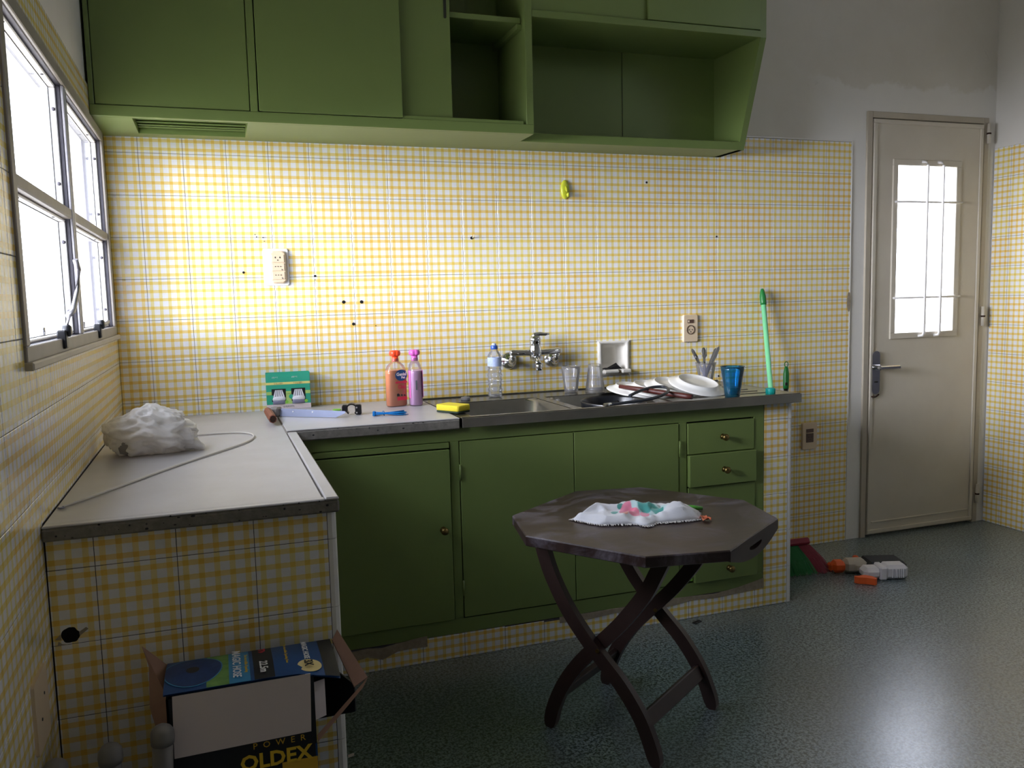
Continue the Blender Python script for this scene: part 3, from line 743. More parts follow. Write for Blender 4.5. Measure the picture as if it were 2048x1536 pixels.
cb(1.975, 2.485, UY-.003, UY+.008, ZN+.0285, UT-.02, .0015).build('door', 'green', wd_, world=True)
bx(1.4955, 2.514, UY+.03, -.001, UT-.018, UT).build('top_panel', 'green', wd_, world=True)

# ------------------------------------------------------------------ wall fittings
def plate_base(name, label, cx, cz, wd, hd, m, dep=.009, cat='outlet', y=0., group=None):
    t = thing(name, label, cat, (cx, y, cz), group=group)
    b = MB(); r0 = rrect(wd, hd, .008, 4); r1 = rrect(wd-.006, hd-.006, .006, 4)
    mm = rmat(rx=PI/2)
    b.loft([[mm @ Vector((x, z, 0)) for x, z in r0], [mm @ Vector((x, z, dep*.6)) for x, z in r0], [mm @ Vector((x, z, dep)) for x, z in r1]], False, True, False)
    b.build('backplate', m, t); return t
o1 = plate_base('socket_outlet', 'white and beige triple wall socket on tiles beside the window', .567, 1.388, .094, .140, 'outlet_white', .005)
fp = MB(); r0 = rrect(.062, .122, .016, 5, .006, .0); mm = rmat(rx=PI/2)
fp.loft([[mm @ Vector((x, z, .004)) for x, z in r0], [mm @ Vector((x, z, .012)) for x, z in r0], [mm @ Vector(((x-.006)*.85+.006, z*.92, .016)) for x, z in r0]], False, True, False)
fp = fp.build('faceplate', 'outlet_beige', o1)
for i, z in enumerate((.032, 0., -.032)):
    mo = cb(-.017, .029, -.0185, -.015, z-.0145, z+.0145, .001).build('socket_module', 'outlet_beige', o1)
    if i == 0:
        for x, zz in ((-.003, .004), (.014, .004)): cb(x-.002, x+.002, -.0192, -.0180, z+zz-.003, z+zz+.003, .0004).build('slot', 'ink_black', mo)
        MB().lathe([(.0022, 0), (.0022, .001)], 8, axis_m((.0055, -.0182, z-.006), (0, -1, 0))).build('slot', 'ink_black', mo)
    else:
        for x in (-.004, .0055, .015): MB().lathe([(.0019, 0), (.0019, .001)], 8, axis_m((x, -.0182, z+.002), (0, -1, 0))).build('slot', 'ink_black', mo)
        MB().prism([(.018, -.006), (.024, -.012), (.018, -.012)], 0, .001, rmat((0, -.0183, z), PI/2)).build('slot', 'ink_grey', mo)
o2 = plate_base('socket_outlet', 'beige socket with small switch on tiles above the cutlery glass', 2.3655, 1.0925, .076, .124, 'outlet_beige', .011)
cb(-.018, .014, -.0135, -.010, .024, .040, .001).build('switch', 'outlet_brown', o2); cb(-.014, -.008, -.0150, -.013, .027, .037, .001).build('switch_rocker', 'outlet_beige', o2)
so = MB().lathe([(.021, 0), (.021, .004), (.018, .004), (.0175, .001)], 24, axis_m((-.001, -.0095, -.006), (0, -1, 0))).build('socket', 'outlet_brown', o2)
for x, z in ((-.008, 0), (.008, 0), (0, -.009)): MB().lathe([(.0024, 0), (.0024, .001)], 8, axis_m((-.001+x, -.0118, -.006+z), (0, -1, 0))).build('slot', 'ink_black', so)
o3 = plate_base('socket_outlet', 'beige low socket on tiles between the pier and the door', 3.026, .547, .088, .132, 'outlet_beige', .010)
cb(-.022, .020, -.0125, -.009, .018, .036, .001).build('switch', 'outlet_brown', o3); so = cb(-.022, .020, -.0125, -.009, -.030, .014, .001).build('socket', 'outlet_brown', o3)
for x, z in ((-.008, -.004), (.008, -.004), (0, -.016)): MB().lathe([(.0024, 0), (.0024, .001)], 8, axis_m((-.001+x, -.012, z), (0, -1, 0))).build('slot', 'ink_black', so)
o4 = thing('blank_plate', 'beige blank cover plate low on the left tiled wall', 'cover plate', (0, -1.715, .545))
MB().prism(rrect(.11, .13, .008, 4), 0, .006, rmat(rx=PI/2, rz=PI/2)).build('plate', 'outlet_beige', o4)
for y, z in ((.02, .02), (-.012, -.015)): MB().lathe([(.003, 0), (.003, .001)], 8, axis_m((.006, y, z), (1, 0, 0))).build('screw_hole', 'ink_black', o4)

hk = thing('wall_hook', 'yellow-green oval adhesive hook on the tiles below the wall cabinet', 'hook', (1.763, 0, 1.70))
b = MB(); mm = rmat(rx=PI/2)
b.lathe([(1, 0), (1, .005), (.9, .009), (.5, .011), (.05, .0115)], 24, mm @ Matrix.Diagonal((.019, .040, 1, 1))); b.build('backplate', 'hook_green', hk)
MB().tube([(.002, -.008, .012), (.004, -.014, -.005), (.005, -.022, -.022), (.004, -.028, -.030), (.002, -.034, -.026), (.0, -.036, -.016)], [.006, .007, .007, .006, .005, .003], 10).build('hook_arm', 'hook_green', hk)

# recessed ceramic soap holder
sp_ = thing('soap_niche', 'white ceramic soap holder with broken lip recessed in the tiles', 'soap holder', (1.982, 0, .975))
b = MB(); S = .0765
ro = [(-S, -S), (S, -S), (S, S), (-S, S)]; ri = rrect(.118, .118, .014, 4, 0, .006)
def circ_outer(pts): return [(max(-S, min(S, x*1.6)), max(-S, min(S, (z-.006)*1.6+.0))) for x, z in pts]
ou = circ_outer(ri); mm = rmat(rx=PI/2)
b.loft([[mm @ Vector((x, z, -.004)) for x, z in ou], [mm @ Vector((x, z, .006)) for x, z in ou], [mm @ Vector((x, z, .009)) for x, z in ri], [mm @ Vector((x, z, .003)) for x, z in ri], [mm @ Vector((x*.86, (z-.006)*.86+.006, -.045)) for x, z in ri], [mm @ Vector((x*.6, (z-.006)*.6+.008, -.052)) for x, z in ri]], False, True, True)
b.build('body', 'soap_ceramic', sp_)
for x0, x1, c in ((-.060, .012, .006), (.026, .070, .004)):
    MB().cbox(x0, x1, -.036, -.006, -.066, -.048, c).build('lip', 'soap_ceramic', sp_)
MB().prism([(.010, -.066), (.030, -.066), (.028, -.056), (.020, -.050), (.013, -.060)], 0, .012, rmat((0, -.008, 0), PI/2)).build('broken_edge', 'plaster', sp_)
b = MB(); pr = []
for i in range(9):
    x = -.045 + i*.0105; h = (.004, .007, .006, .012, .017, .022, .027, .015, .004)[i]
    pr.append([Vector((x, -.030, 0)), Vector((x, .0, 0)), Vector((x, -.002, h*.7)), Vector((x, -.015, h)), Vector((x, -.028, h*.6))])
b.loft(pr, True, True, False)
tag(b.build('scouring_pad', 'black', loc=(1.975, .012, .928)), 'black scrap of scouring pad lying in the soap holder', 'scouring pad')

# chrome mixer tap
fa = thing('mixer_tap', 'chrome wall mixer tap with lever above the sink', 'tap', (1.590, 0, 1.018))
for sx in (-1, 1):
    ex = .098*sx
    MB().lathe([(.0365, 0), (.0365, .005), (.031, .013), (.016, .018), (.016, .022)], 24, axis_m((ex, 0, -.031), (0, -1, 0))).build('wall_flange', 'chrome', fa)
    MB().tube([(ex, -.014, -.031), (ex, -.040, -.031), (ex, -.056, -.020), (ex, -.062, .004)], [.012, .013, .0135, .013], 12).build('elbow', 'chrome', fa)
MB().tube([(-.112, -.064, .006), (-.106, -.064, .006), (-.05, -.064, .004), (0, -.064, .002), (.05, -.064, .004), (.106, -.064, .006), (.112, -.064, .006)], [.009, .0135, .013, .014, .013, .0135, .009], 14).build('cross_body', 'chrome', fa)
bd = MB().lathe([(.010, -.030), (.022, -.022), (.026, -.004), (.025, .020), (.0225, .030), (.0225, .046), (.0235, .047), (.0235, .060), (.019, .071), (.004, .076)], 24, rmat((.0, -.066, .0))).build('tap_body', 'chrome', fa)
MB().tube([(-.012, -.066, .066), (.0, -.066, .076), (.020, -.068, .080), (.042, -.074, .078), (.058, -.080, .080)], [.010, .012, .009, .007, .0045], 12).build('lever', 'chrome', fa)
MB().tube([(.0, -.070, -.012), (-.006, -.095, -.024), (-.012, -.125, -.034), (-.014, -.135, -.042)], [.013, .0125, .012, .012], 14).build('spout', 'chrome', fa)
MB().lathe([(.0125, -.066), (.014, -.064), (.014, -.044), (.012, -.040)], 18, rmat((-.014, -.137, .0))).build('aerator', 'chrome', fa)

# ------------------------------------------------------------------ things on the left worktop
LZ_ = .8422; BZ = .8508
def bag():
    b = MB(); N, S_ = 64, 110; rings = []
    for i in range(N+1):
        th = PI*i/N; ring = []
        for j in range(S_):
            ph = 2*PI*j/S_; d = Vector((math.sin(th)*math.cos(ph), math.sin(th)*math.sin(ph), math.cos(th)))
            r = 1 + .18*mnoise.noise(d*1.4 + Vector((3, 1, 0))) + .12*mnoise.noise(d*2.7)
            r += .09*(1-2.4*abs(mnoise.noise(d*3.0+Vector((5, 2, 8))))) + .05*(1-2.4*abs(mnoise.noise(d*6.5))) + .022*(1-2.4*abs(mnoise.noise(d*13.0)))
            x, y, z = d.x*.112*r, d.y*.085*r, d.z*.064*r
            z += .012*max(0, 1-abs((x+.01)/.07))
            z = max(z, -.050 + .006*abs(mnoise.noise(d*5)))
            ring.append(Vector((x, y, z+.050)))
        rings.append(ring)
    b.loft(rings, False, False); return b
bg = thing('plastic_bag', 'crumpled white plastic bag on the left worktop under the window', 'bag', (.148, -.795, LZ_), rz=-.10)
bag().build('bag_body', 'bag', bg)
b = MB(); rings = []
for i in range(9):
    t_ = i/8; x = .085+t_*.055; w_ = .030*(1-t_*.55); h_ = .030*(1-t_)+.008
    rings.append([Vector((x, math.cos(a*PI/6)*w_*(1+.2*math.sin(a*2.3+i)) - .01, max(.001, h_+math.sin(a*PI/6)*h_*(1+.25*math.sin(a*1.7+i))))) for a in range(12)])
b.loft(rings); b.build('bag_tail', 'bag', bg)
b = MB(); rings = []
for i in range(9):
    t_ = i/8; x = -.085-t_*.040; w_ = .038*(1-t_*.7)+.004; h_ = .034*(1-t_*.45)
    rings.append([Vector((x, math.cos(a*PI/6)*w_*(1+.25*math.sin(a*2.1+i)) + .012, max(.003, .030+t_*.018+math.sin(a*PI/6)*h_*(1+.2*math.sin(a*1.3+i*2))))) for a in range(12)])
b.loft(rings); b.build('bag_ear', 'bag', bg)
b = MB().lathe([(.001, 0), (.016, .004), (.020, .018), (.012, .030), (.001, .034)], 12, rmat((-.052, -.064, .006)) @ Matrix.Diagonal((1.15, 1.0, 1.5, 1)), sx=1.1, sy=.45); b.build('content_shadow', 'bag_grey', bg)  # grey patch just proud of the film, coloured as a soft shadow showing through

pts = [(.008, -1.436), (.020, -1.417), (.060, -1.352), (.120, -1.243), (.217, -1.063), (.300, -.930), (.369, -.820), (.405, -.752), (.424, -.690), (.4285, -.637), (.420, -.590), (.395, -.556), (.350, -.541), (.30, -.538), (.248, -.545), (.19, -.60), (.14, -.68)]
def spline(p, n=6):
    out = []; P = [p[0]] + list(p) + [p[-1]]
    for i in range(1, len(P)-2):
        a, b_, c, d = (Vector(q) for q in P[i-1:i+3])
        for k in range(n):
            t_ = k/n; out.append(.5*((2*b_)+(c-a)*t_+(2*a-5*b_+4*c-d)*t_*t_+(3*b_-a-3*c+d)*t_**3))
    out.append(Vector(p[-1])); return out
cd_ = thing('cable', 'thin off-white cable looping across the left worktop from the bag', 'cable', (.2, -1.0, LZ_))
MB().tube([Vector((p.x, p.y, LZ_+.0032)) for p in spline([Vector((x, y, 0)) for x, y in pts])], .0030, 8).build('cable_sheath', 'cord_white', cd_, world=True)
MB().tube([Vector((x, y, LZ_+.003)) for x, y in ((.020, -1.417), (.012, -1.424), (.008, -1.436), (.013, -1.442), (.020, -1.436), (.016, -1.428), (.012, -1.432))], .0016, 6).build('bare_end', 'bulb_grey', cd_, world=True)

# saw
sw = thing('hand_saw', 'hand saw with brown wooden handle lying on the back worktop', 'saw', (.62, -.30, BZ))
S0 = Vector((.534, -.275, BZ)); d_ = Vector((.742, -.428, BZ)) - S0; L_ = d_.length; ang = math.atan2(d_.y, d_.x)
mm = Matrix.Translation(S0) @ Matrix.Rotation(ang, 4, 'Z') @ Matrix.Rotation(-.25, 4, 'X')
prof = [(0, .001), (L_*.84, .001), (L_, .020), (L_*.985, .024), (0, .030)]
b = MB().prism(prof, -.0008, .0008, mm @ Matrix.Rotation(PI/2, 4, 'X')); bl = b.build('blade', 'blade', sw, world=True)
b = MB()
for i in range(10):
    t_ = i/10; x0 = L_*.84 + t_*L_*.145; z0 = .001+t_*.018
    b.prism([(x0, z0), (x0+.0055, z0-.001), (x0+.005, z0+.004)], -.0009, .0009, mm @ Matrix.Rotation(PI/2, 4, 'X'))
b.build('teeth', 'blade', bl, world=True)
for q in (.2, .5): MB().lathe([(.0026, 0), (.0026, .0014)], 10, mm @ axis_m((L_*q, -.0006, .019), (0, -1, 0))).build('rivet', 'outlet_white', bl, world=True)
hm = axis_m((.500, -.440, BZ+.0155), (-.03, 1, .02))
MB().lathe([(.0115, 0), (.0135, .003), (.0145, .10), (.0135, .19), (.010, .215)], 8, hm, smooth=False, sy=1.1).build('handle', 'saw_wood', sw, world=True)
MB().lathe([(.0105, -.001), (.0115, .0035)], 8, hm, smooth=False, sy=1.1).build('handle_end', 'rust', sw, world=True)
MB().cbox(-.018, .018, -.018, .018, 0, .034, .006, rmat((.522, -.262, BZ), rz=ang)).build('bolster', 'pipe_grey', sw, world=True)

# LED bulb box (stands upside down)
lb = thing('bulb_box', 'green and white twin light bulb box standing against the back tiles', 'box', (.585, -.034, BZ), rz=-.035)
W2, H2, D2 = .081, .138, .026
b = MB()
for a in ((-W2, W2, -D2, -D2+.0012), (-W2, W2, D2-.0012, D2), (-W2, -W2+.0012, -D2, D2), (W2-.0012, W2, -D2, D2)): b.box(a[0], a[1], a[2], a[3], 0, H2)
b.box(-W2, W2, -D2, D2, 0, .0015); b.build('box_shell', 'led_green', lb)
b = MB(); fy = -D2
def skin(x0, x1, z0, z1, m, off=.0004, nm='print'): return cb(x0, x1, fy-off-.0003, fy-off+.0002, z0, z1, .0001).build(nm, m, lb)
skin(-W2, W2, 0, .019, 'paper', .0004, 'white_band'); skin(-W2, W2, .094, .103, 'led_yellow', .0004, 'yellow_band'); skin(-W2, W2, .056, .068, 'led_lime', .0004, 'lime_band'); skin(-.018, .012, .019, .060, 'led_lime', .0004, 'lime_panel')
cb(-W2-.0005, -W2+.0002, -D2, D2, 0, .019, .0001).build('white_band', 'paper', lb); cb(-W2-.0005, -W2+.0002, -D2, D2, .094, .103, .0001).build('yellow_band', 'led_yellow', lb)
for cx in (-.036, .036):
    wn = cb(cx-.026, cx+.026, fy-.0010, fy-.0002, .030, .078, .0002).build('window_cutout', 'black', lb)
    MB().lathe([(.024, 0), (.0245, .012), (.0245, .014)], 20, rmat((cx, fy+.002, .020)), sy=.30).build('bulb_base', 'bulb_grey', wn)
    MB().lathe([(.0245, .014), (.026, .018), (.0255, .025), (.020, .029)], 20, rmat((cx, fy+.002, .020)), sy=.32).build('bulb_rim', 'bulb_white', wn)
    for k in range(5):
        x = cx + (k-2)*.0088
        MB().prism([(x-.0034, .048), (x+.0034, .048), (cx+(k-2)*.0055+.0018, .074), (cx+(k-2)*.0055-.0018, .074)], 0, .0035, rmat((0, fy-.0005, 0), PI/2)).build('bulb_fin', 'bulb_white', wn)
    MB().lathe([(.0085, 0), (.0085, .0008)], 16, axis_m((cx-.027, fy-.0010, .047), (0, -1, 0))).build('badge', 'led_green', lb)
    MB().lathe([(.0062, 0), (.0062, .0009)], 14, axis_m((cx+.028, fy-.0008, .028), (0, -1, 0))).build('badge', 'lime', lb)
    text(lb, 'LED 7 X 2', .0075, (cx, fy-.0009, .0985), (PI/2, PI, 0), 'ink_grey')
    text(lb, '2 x E27', .007, (cx-.012, fy-.0009, .122), (PI/2, PI, 0), 'ink_white')
text(lb, 'homelech', .0105, (-.002, fy-.0009, .0095), (PI/2, PI, 0), 'ink_grey')

def flower_cap(par, m, z, n=5):
    b = MB(); seg = 60; rings = []
    for r, zz in ((.013, 0), (.020, .0025), (.0222, .007), (.0222, .015), (.020, .020), (.013, .023), (.004, .0235)):
        rings.append([Vector((math.cos(2*PI*i/seg)*r*(1-.16*(1-abs(math.cos(n*PI*i/seg)))), math.sin(2*PI*i/seg)*r*(1-.16*(1-abs(math.cos(n*PI*i/seg)))), z+zz)) for i in range(seg)])
    b.loft(rings); c = b.build('flower_cap', m, par)
    MB().lathe([(.0125, z-.020), (.0122, z+.001)], 24).build('cap_collar', m, c); return c
def oval(w_, d_, n=40, e=2.6):
    out = []
    for i in range(n):
        a = 2*PI*i/n; c, s_ = math.cos(a), math.sin(a)
        out.append((math.copysign(abs(c)**(2/e), c)*w_, math.copysign(abs(s_)**(2/e), s_)*d_))
    return out
def detergent(name, label, loc, rz, liquid, capm, fill):
    t = thing(name, label, 'bottle', loc, rz)
    prof = ((.93, .92, 0), (1, 1, .006), (1, 1, .125), (.96, .97, .140), (.80, .86, .154), (.50, .64, .166), (.32, .50, .172), (.31, .49, .182))
    sh = MB().loft([[Vector((x*a, y*c, z)) for x, y in oval(.041, .026)] for a, c, z in prof], True, False).build('bottle_shell', 'clear_thin', t)
    pf = [(a*.965, c*.955, max(z, .002)) for a, c, z in prof if z < fill] + [(.96, .95, fill)]
    MB().loft([[Vector((x*a, y*c, z)) for x, y in oval(.041, .026)] for a, c, z in pf]).build('liquid', liquid, t)
    flower_cap(t, capm, .190); return t
ob = detergent('soap_bottle', 'orange liquid bottle with orange flower-shaped cap on the worktop', (.972, -.19, BZ), .30, 'bottle_orange', 'cap_orange', .138)
def onface(y, off=.0006): return -.026-off
b = MB(); b.lathe([(1, 0), (1, .0006)], 28, rmat((.009, -.0262, .119), PI/2) @ Matrix.Diagonal((.0255, .021, 1, 1))); b.build('round_label', 'ink_navy', ob)
text(ob, 'Genial', .0165, (.0095, -.0272, .1225), (PI/2, 0, 0), 'ink_white', bold=.0006)
text(ob, 'Pet', .0115, (.0165, -.0272, .1100), (PI/2, 0, 0), 'ink_white', bold=.0006)
cb(-.016, .034, -.0266, -.0255, .089, .0955, .0002).build('label_band', 'ink_red', ob)
text(ob, 'Cães', .020, (.010, -.0268, .075), (PI/2, 0, 0), 'ink_red', bold=.0005, sx=.8)
for x, w_ in ((-.006, .012), (.009, .008), (.021, .006)): MB().prism([(x-w_/2, 0), (x+w_/2, 0), (x+w_/2*.8, w_*.6), (x, w_*.9), (x-w_/2, w_*.7)], 0, .0006, rmat((0, -.0262, .040), PI/2)).build('pictogram', 'ink_black', ob)
cb(-.010, .031, -.0266, -.0255, .024, .037, .0002).build('label_band', 'ink_red', ob)
pb = detergent('soap_bottle', 'pink liquid bottle with pink flower-shaped cap beside the orange one', (1.046, -.195, BZ), 1.42, 'bottle_pink', 'cap_pink', .134)
cb(-.030, .030, -.0272, -.0258, .03, .135, .0003).build('front_label', 'label_pink', pb)
MB().loft([[Vector((x*1.012, y*1.012, z)) for x, y in oval(.041, .026)[6:16]] for z in (.03, .135)], False, False, closed=False).build('back_label', 'label_pink', pb)
cb(-.0418, -.0412, -.004, .002, .062, .098, .0002).build('bar_code', 'ink_grey', pb)

# small things on the back worktop
tc_ = thing('hose_clamp', 'black plastic clamp standing open beside the saw tip', 'clamp', (.778, -.345, BZ), rz=-.2)
b = MB(); ri_ = []
for i in range(15):
    a = -.3*PI + i*1.6*PI/14
    ri_.append([Vector((math.cos(a)*r, y, .020+math.sin(a)*r)) for r, y in ((.016, -.016), (.021, -.016), (.021, .016), (.016, .016))])
MB().loft(ri_, smooth=False).build('clamp_ring', 'black_plastic', tc_)
cb(.012, .034, -.017, .017, .0, .036, .004).build('clamp_block', 'black_plastic', tc_); cb(-.034, -.014, -.017, .015, .012, .036, .004).build('clamp_block', 'black_plastic', tc_)
for z in (.009, .027): MB().tube([(.018, -.016, z), (.018, -.024, z)], .003, 8).build('clamp_screw', 'chrome', tc_)
ct = thing('cable_ties', 'bundle of bright blue cable ties on the back worktop', 'cable ties', (.897, -.432, BZ), rz=-.27)
for i in range(22):
    a = random.uniform(-.012, .012); z = random.uniform(.002, .014); e = random.uniform(-.030, .030); l_ = random.uniform(.045, .066)
    ti = MB().tube([(-.052, a*1.3, z), (-.02, a*.45, .007+(z-.007)*.4), (.01, e*.35, max(.002, z*.8)), (l_, e*.8, max(.0015, z*.7+random.uniform(-.003, .006)))], [.0016, .0016, .0014, .0011], 5).build('tie', 'tie_blue', ct)
    MB().cbox(-.0585, -.0505, a*1.3-.0028, a*1.3+.0028, max(0, z-.003), z+.003, .0006).build('tie_head', 'tie_blue', ti)
MB().tube([(-.022+.003*math.cos(k), .007*math.cos(k*PI/4), .008+.0075*math.sin(k*PI/4)) for k in range(9)], .0013, 5).build('binding_tie', 'tie_blue', ct)
gp_ = MB().loft([[Vector((x*s_, y*s_, z)) for x, y in rrect(.030, .022, .006, 3)] for s_, z in ((.9, 0), (1, .002), (1, .005), (.85, .007))], smooth=False).build('plastic_clip', 'lime', loc=(.742, -.215, BZ)); tag(gp_, 'small lime green plastic clip behind the saw blade', 'clip')
spg = thing('sponge', 'yellow sponge with dark scouring side at the left edge of the sink', 'sponge', (1.118, -.468, BZ+.001), rz=-1.02)
def soft(x, y, z0, z1, r): return MB().loft([[Vector((a*s_, c*s_, z)) for a, c in rrect(x, y, r, 3)] for s_, z in ((.95, z0), (1, z0+.002), (1, z1-.003), (.96, z1))])
soft(.110, .066, .0, .007, .008).build('scouring_side', 'sponge_dark', spg); soft(.110, .066, .007, .028, .008).build('foam', 'sponge_yellow', spg)
pg = MB().lathe([(.018, 0), (.019, .002), (.019, .010), (.016, .013), (.006, .014), (.005, .017), (.001, .017)], 20).build('sink_plug', 'plug_grey', loc=(1.258, -.145, SZ)); tag(pg, 'grey rubber sink plug on the steel ledge behind the basin', 'plug')

# water bottle
wb = thing('water_bottle', 'half-full clear water bottle with blue cap behind the sink', 'bottle', (1.392, -.118, SZ))
prof = [(.020, 0), (.027, .003), (.0285, .010)]
for i in range(24): prof.append((.0275+.0012*math.cos(i*PI/2), .014+i*.0048))
prof += [(.0285, .132), (.0285, .160), (.0265, .172), (.019, .185), (.0135, .193), (.0125, .205)]
def twist(prof, amp, seg=32):
    R_ = []
    for r, z in prof:
        k = amp if .015 < z < .12 else 0
        R_.append([Vector((math.cos(2*PI*i/seg)*(r+k*math.cos(4*2*PI*i/seg+z*90)), math.sin(2*PI*i/seg)*(r+k*math.cos(4*2*PI*i/seg+z*90)), z)) for i in range(seg)])
    return R_
MB().loft(twist(prof, .0012), True, False).build('bottle_shell', 'clear_plastic', wb)
MB().loft(twist([(r*.965, max(z, .0025)) for r, z in prof if z < .118]+[(.0265, .119)], .0011)).build('water', 'water', wb)
MB().lathe([(.0289, .128), (.0289, .164)], 28, cap0=False, cap1=False).build('label', 'label_blue', wb)
MB().lathe([(.0145, .196), (.0148, .198), (.0148, .208), (.0135, .211), (.001, .211)], 24).build('cap', 'cap_blue', wb)
MB().lathe([(.0095, .211), (.0095, .217), (.007, .220), (.001, .220)], 18).build('sports_spout', 'label_blue', wb)

def tumbler_parts(t, m, r0, r1, h, flutes=0, th=.0016, inv=False, seg=36):
    R_ = []
    pr = [(r0*.9, 0), (r0, .003)] + [(r0+(r1-r0)*((k/8)**1.0), .003+(h-.003)*k/8) for k in range(1, 9)]
    pi2 = [(r-th, z) for r, z in pr[::-1] if z > .008] + [(r0-th-.002, .008)]
    for r, z in pr + pi2:
        ring = []
        for i in range(seg):
            rr = r*(1 - (.035*(.5+.5*math.cos(flutes*2*PI*i/seg)) if flutes and .006 < z < h*.72 else 0)); zz = h-z if inv else z
            ring.append(Vector((rr*math.cos(2*PI*i/seg), rr*math.sin(2*PI*i/seg), zz)))
        R_.append(ring[::-1] if inv else ring)
    MB().loft(R_, True, True).build('cup_wall', m, t)
    MB().lathe([(r1-.0008, h-.0016), (r1+.0012, h-.001), (r1+.0012, h+.0004), (r1-.0012, h+.0006)] if not inv else [(r1-.0008, .0016), (r1+.0012, .001), (r1+.0012, 0), (r1-.0012, 0)], seg, cap0=False, cap1=False).build('rim', m, t)
t1 = thing('tumbler', 'clear fluted plastic tumbler standing upright behind the basins', 'tumbler', (1.722, -.128, SZ)); tumbler_parts(t1, 'clear_plastic', .028, .041, .112, 12)
t2 = thing('tumbler', 'clear fluted plastic tumbler turned upside down below the soap holder', 'tumbler', (1.832, -.128, SZ)); tumbler_parts(t2, 'clear_plastic', .028, .042, .116, 12, inv=True)
t3 = thing('tumbler', 'blue plastic tumbler with a little liquid near the sink front', 'tumbler', (2.203, -.580, SZ)); tumbler_parts(t3, 'blue_plastic', .029, .0455, .118, 14)
MB().lathe([(.026, .009), (.0325, .036), (.0325, .038)], 28).build('liquid', 'blue_liquid', t3)
t4 = thing('tumbler', 'clear tumbler holding knives and forks behind the plates', 'tumbler', (2.372, -.125, SZ)); tumbler_parts(t4, 'clear_plastic', .028, .0455, .094, 12)
def cutlery(kind, label, base, tip, roll=0.):
    base = Vector(base); tip = Vector(tip); L_ = (tip-base).length
    t = thing(kind, label, 'cutlery', base, group='cutlery in the tumbler'); m = axis_m((0, 0, 0), tip-base, (0, 1, 0)) @ Matrix.Rotation(roll, 4, 'Z')
    MB().loft([[m @ Vector((x*s_, y*s_*.6, z)) for x, y in rrect(.014, .014, .005, 3)] for s_, z in ((.7, 0), (1, .004), (.85, L_*.35), (.6, L_*.52))]).build('handle', 'cutlery_handle', t)
    if kind == 'table_knife':
        MB().prism([(-.005, L_*.50), (.006, L_*.50), (.011, L_*.72), (.009, L_*.93), (.002, L_), (-.005, L_*.94)], -.0008, .0008, m @ Matrix.Rotation(PI/2, 4, 'X') @ Matrix.Diagonal((1, 1, 1, 1))).build('blade', 'chrome', t)
    elif kind == 'table_fork':
        f = MB().prism([(-.003, L_*.5), (.003, L_*.5), (.004, L_*.70), (.0115, L_*.76), (.0115, L_*.80), (-.0115, L_*.80), (-.0115, L_*.76), (-.004, L_*.70)], -.0009, .0009, m @ Matrix.Rotation(PI/2, 4, 'X')).build('neck', 'chrome', t)
        for k in range(4): 
            x = -.0100+k*.0066; MB().prism([(x-.0014, L_*.795), (x+.0014, L_*.795), (x+.0008, L_), (x-.0008, L_)], -.0009, .0009, m @ Matrix.Rotation(PI/2, 4, 'X')).build('tine', 'chrome', t)
    else:
        MB().prism([(-.003, L_*.5), (.003, L_*.5), (.0035, L_*.74), (-.0035, L_*.74)], -.0009, .0009, m @ Matrix.Rotation(PI/2, 4, 'X')).build('neck', 'chrome', t)
        MB().lathe([(.0005, 0), (.008, .0008), (.0115, .003)], 16, m @ Matrix.Translation((0, 0, L_*.86)) @ Matrix.Rotation(PI/2, 4, 'X'), sy=1.7, cap1=False).build('bowl', 'chrome', t)
cz_ = SZ+.010
cutlery('table_knife', 'knife leaning furthest left in the cutlery tumbler', (2.386, -.118, cz_), (2.310, -.105, 1.008))
cutlery('table_fork', 'fork with upright tines in the cutlery tumbler', (2.360, -.142, cz_), (2.348, -.150, 1.012))
cutlery('table_spoon', 'spoon behind the fork in the cutlery tumbler', (2.374, -.108, cz_), (2.374, -.100, 1.012))
cutlery('table_knife', 'bright broad knife leaning right in the cutlery tumbler', (2.356, -.130, cz_), (2.436, -.130, 1.016))
cutlery('table_knife', 'darker knife leaning right behind the bright one', (2.362, -.112, cz_), (2.440, -.098, 1.006))

# plates fanned out upside down
for i, (x, y, z, tilt, lab) in enumerate(((2.140, -.430, SZ+.034, .27, 'white dinner plate face down, frontmost of the fanned plates'), (2.052, -.392, SZ+.026, .23, 'white dinner plate face down, second from the front of the fan'), (1.985, -.350, SZ+.018, .17, 'white dinner plate face down, third from the front of the fan'), (1.930, -.300, SZ+.012, .13, 'white dinner plate face down, rearmost and lowest of the fan'))):
    P_ = thing('dinner_plate', lab, 'plate', (x, y, z), group='plates fanned out on the draining board')
    m = rmat((0, 0, 0), tilt, .10)
    MB().lathe([(.116, -.004), (.1175, -.002), (.112, .002), (.096, .007), (.084, .014), (.080, .021), (.0775, .021), (.076, .0165), (.03, .0155), (.0005, .0155)], 48, m, cap0=False).build('plate_body', 'plate_white', P_)
    MB().lathe([(.116, -.004), (.092, .003), (.080, .012), (.0005, .0125)], 48, m, cap0=False).build('plate_inside', 'plate_white', P_)
sr = thing('wooden_stick', 'dark red wooden stick lying against the fanned white plates', 'stick', (1.97, -.4, SZ))
MB().tube([(1.838, -.345, SZ+.040), (1.885, -.42, SZ+.033), (1.930, -.485, SZ+.026), (1.995, -.585, SZ+.016), (2.010, -.607, SZ+.014)], [.008, .010, .0105, .011, .009], 10).build('shaft', 'red_wood', sr, world=True)

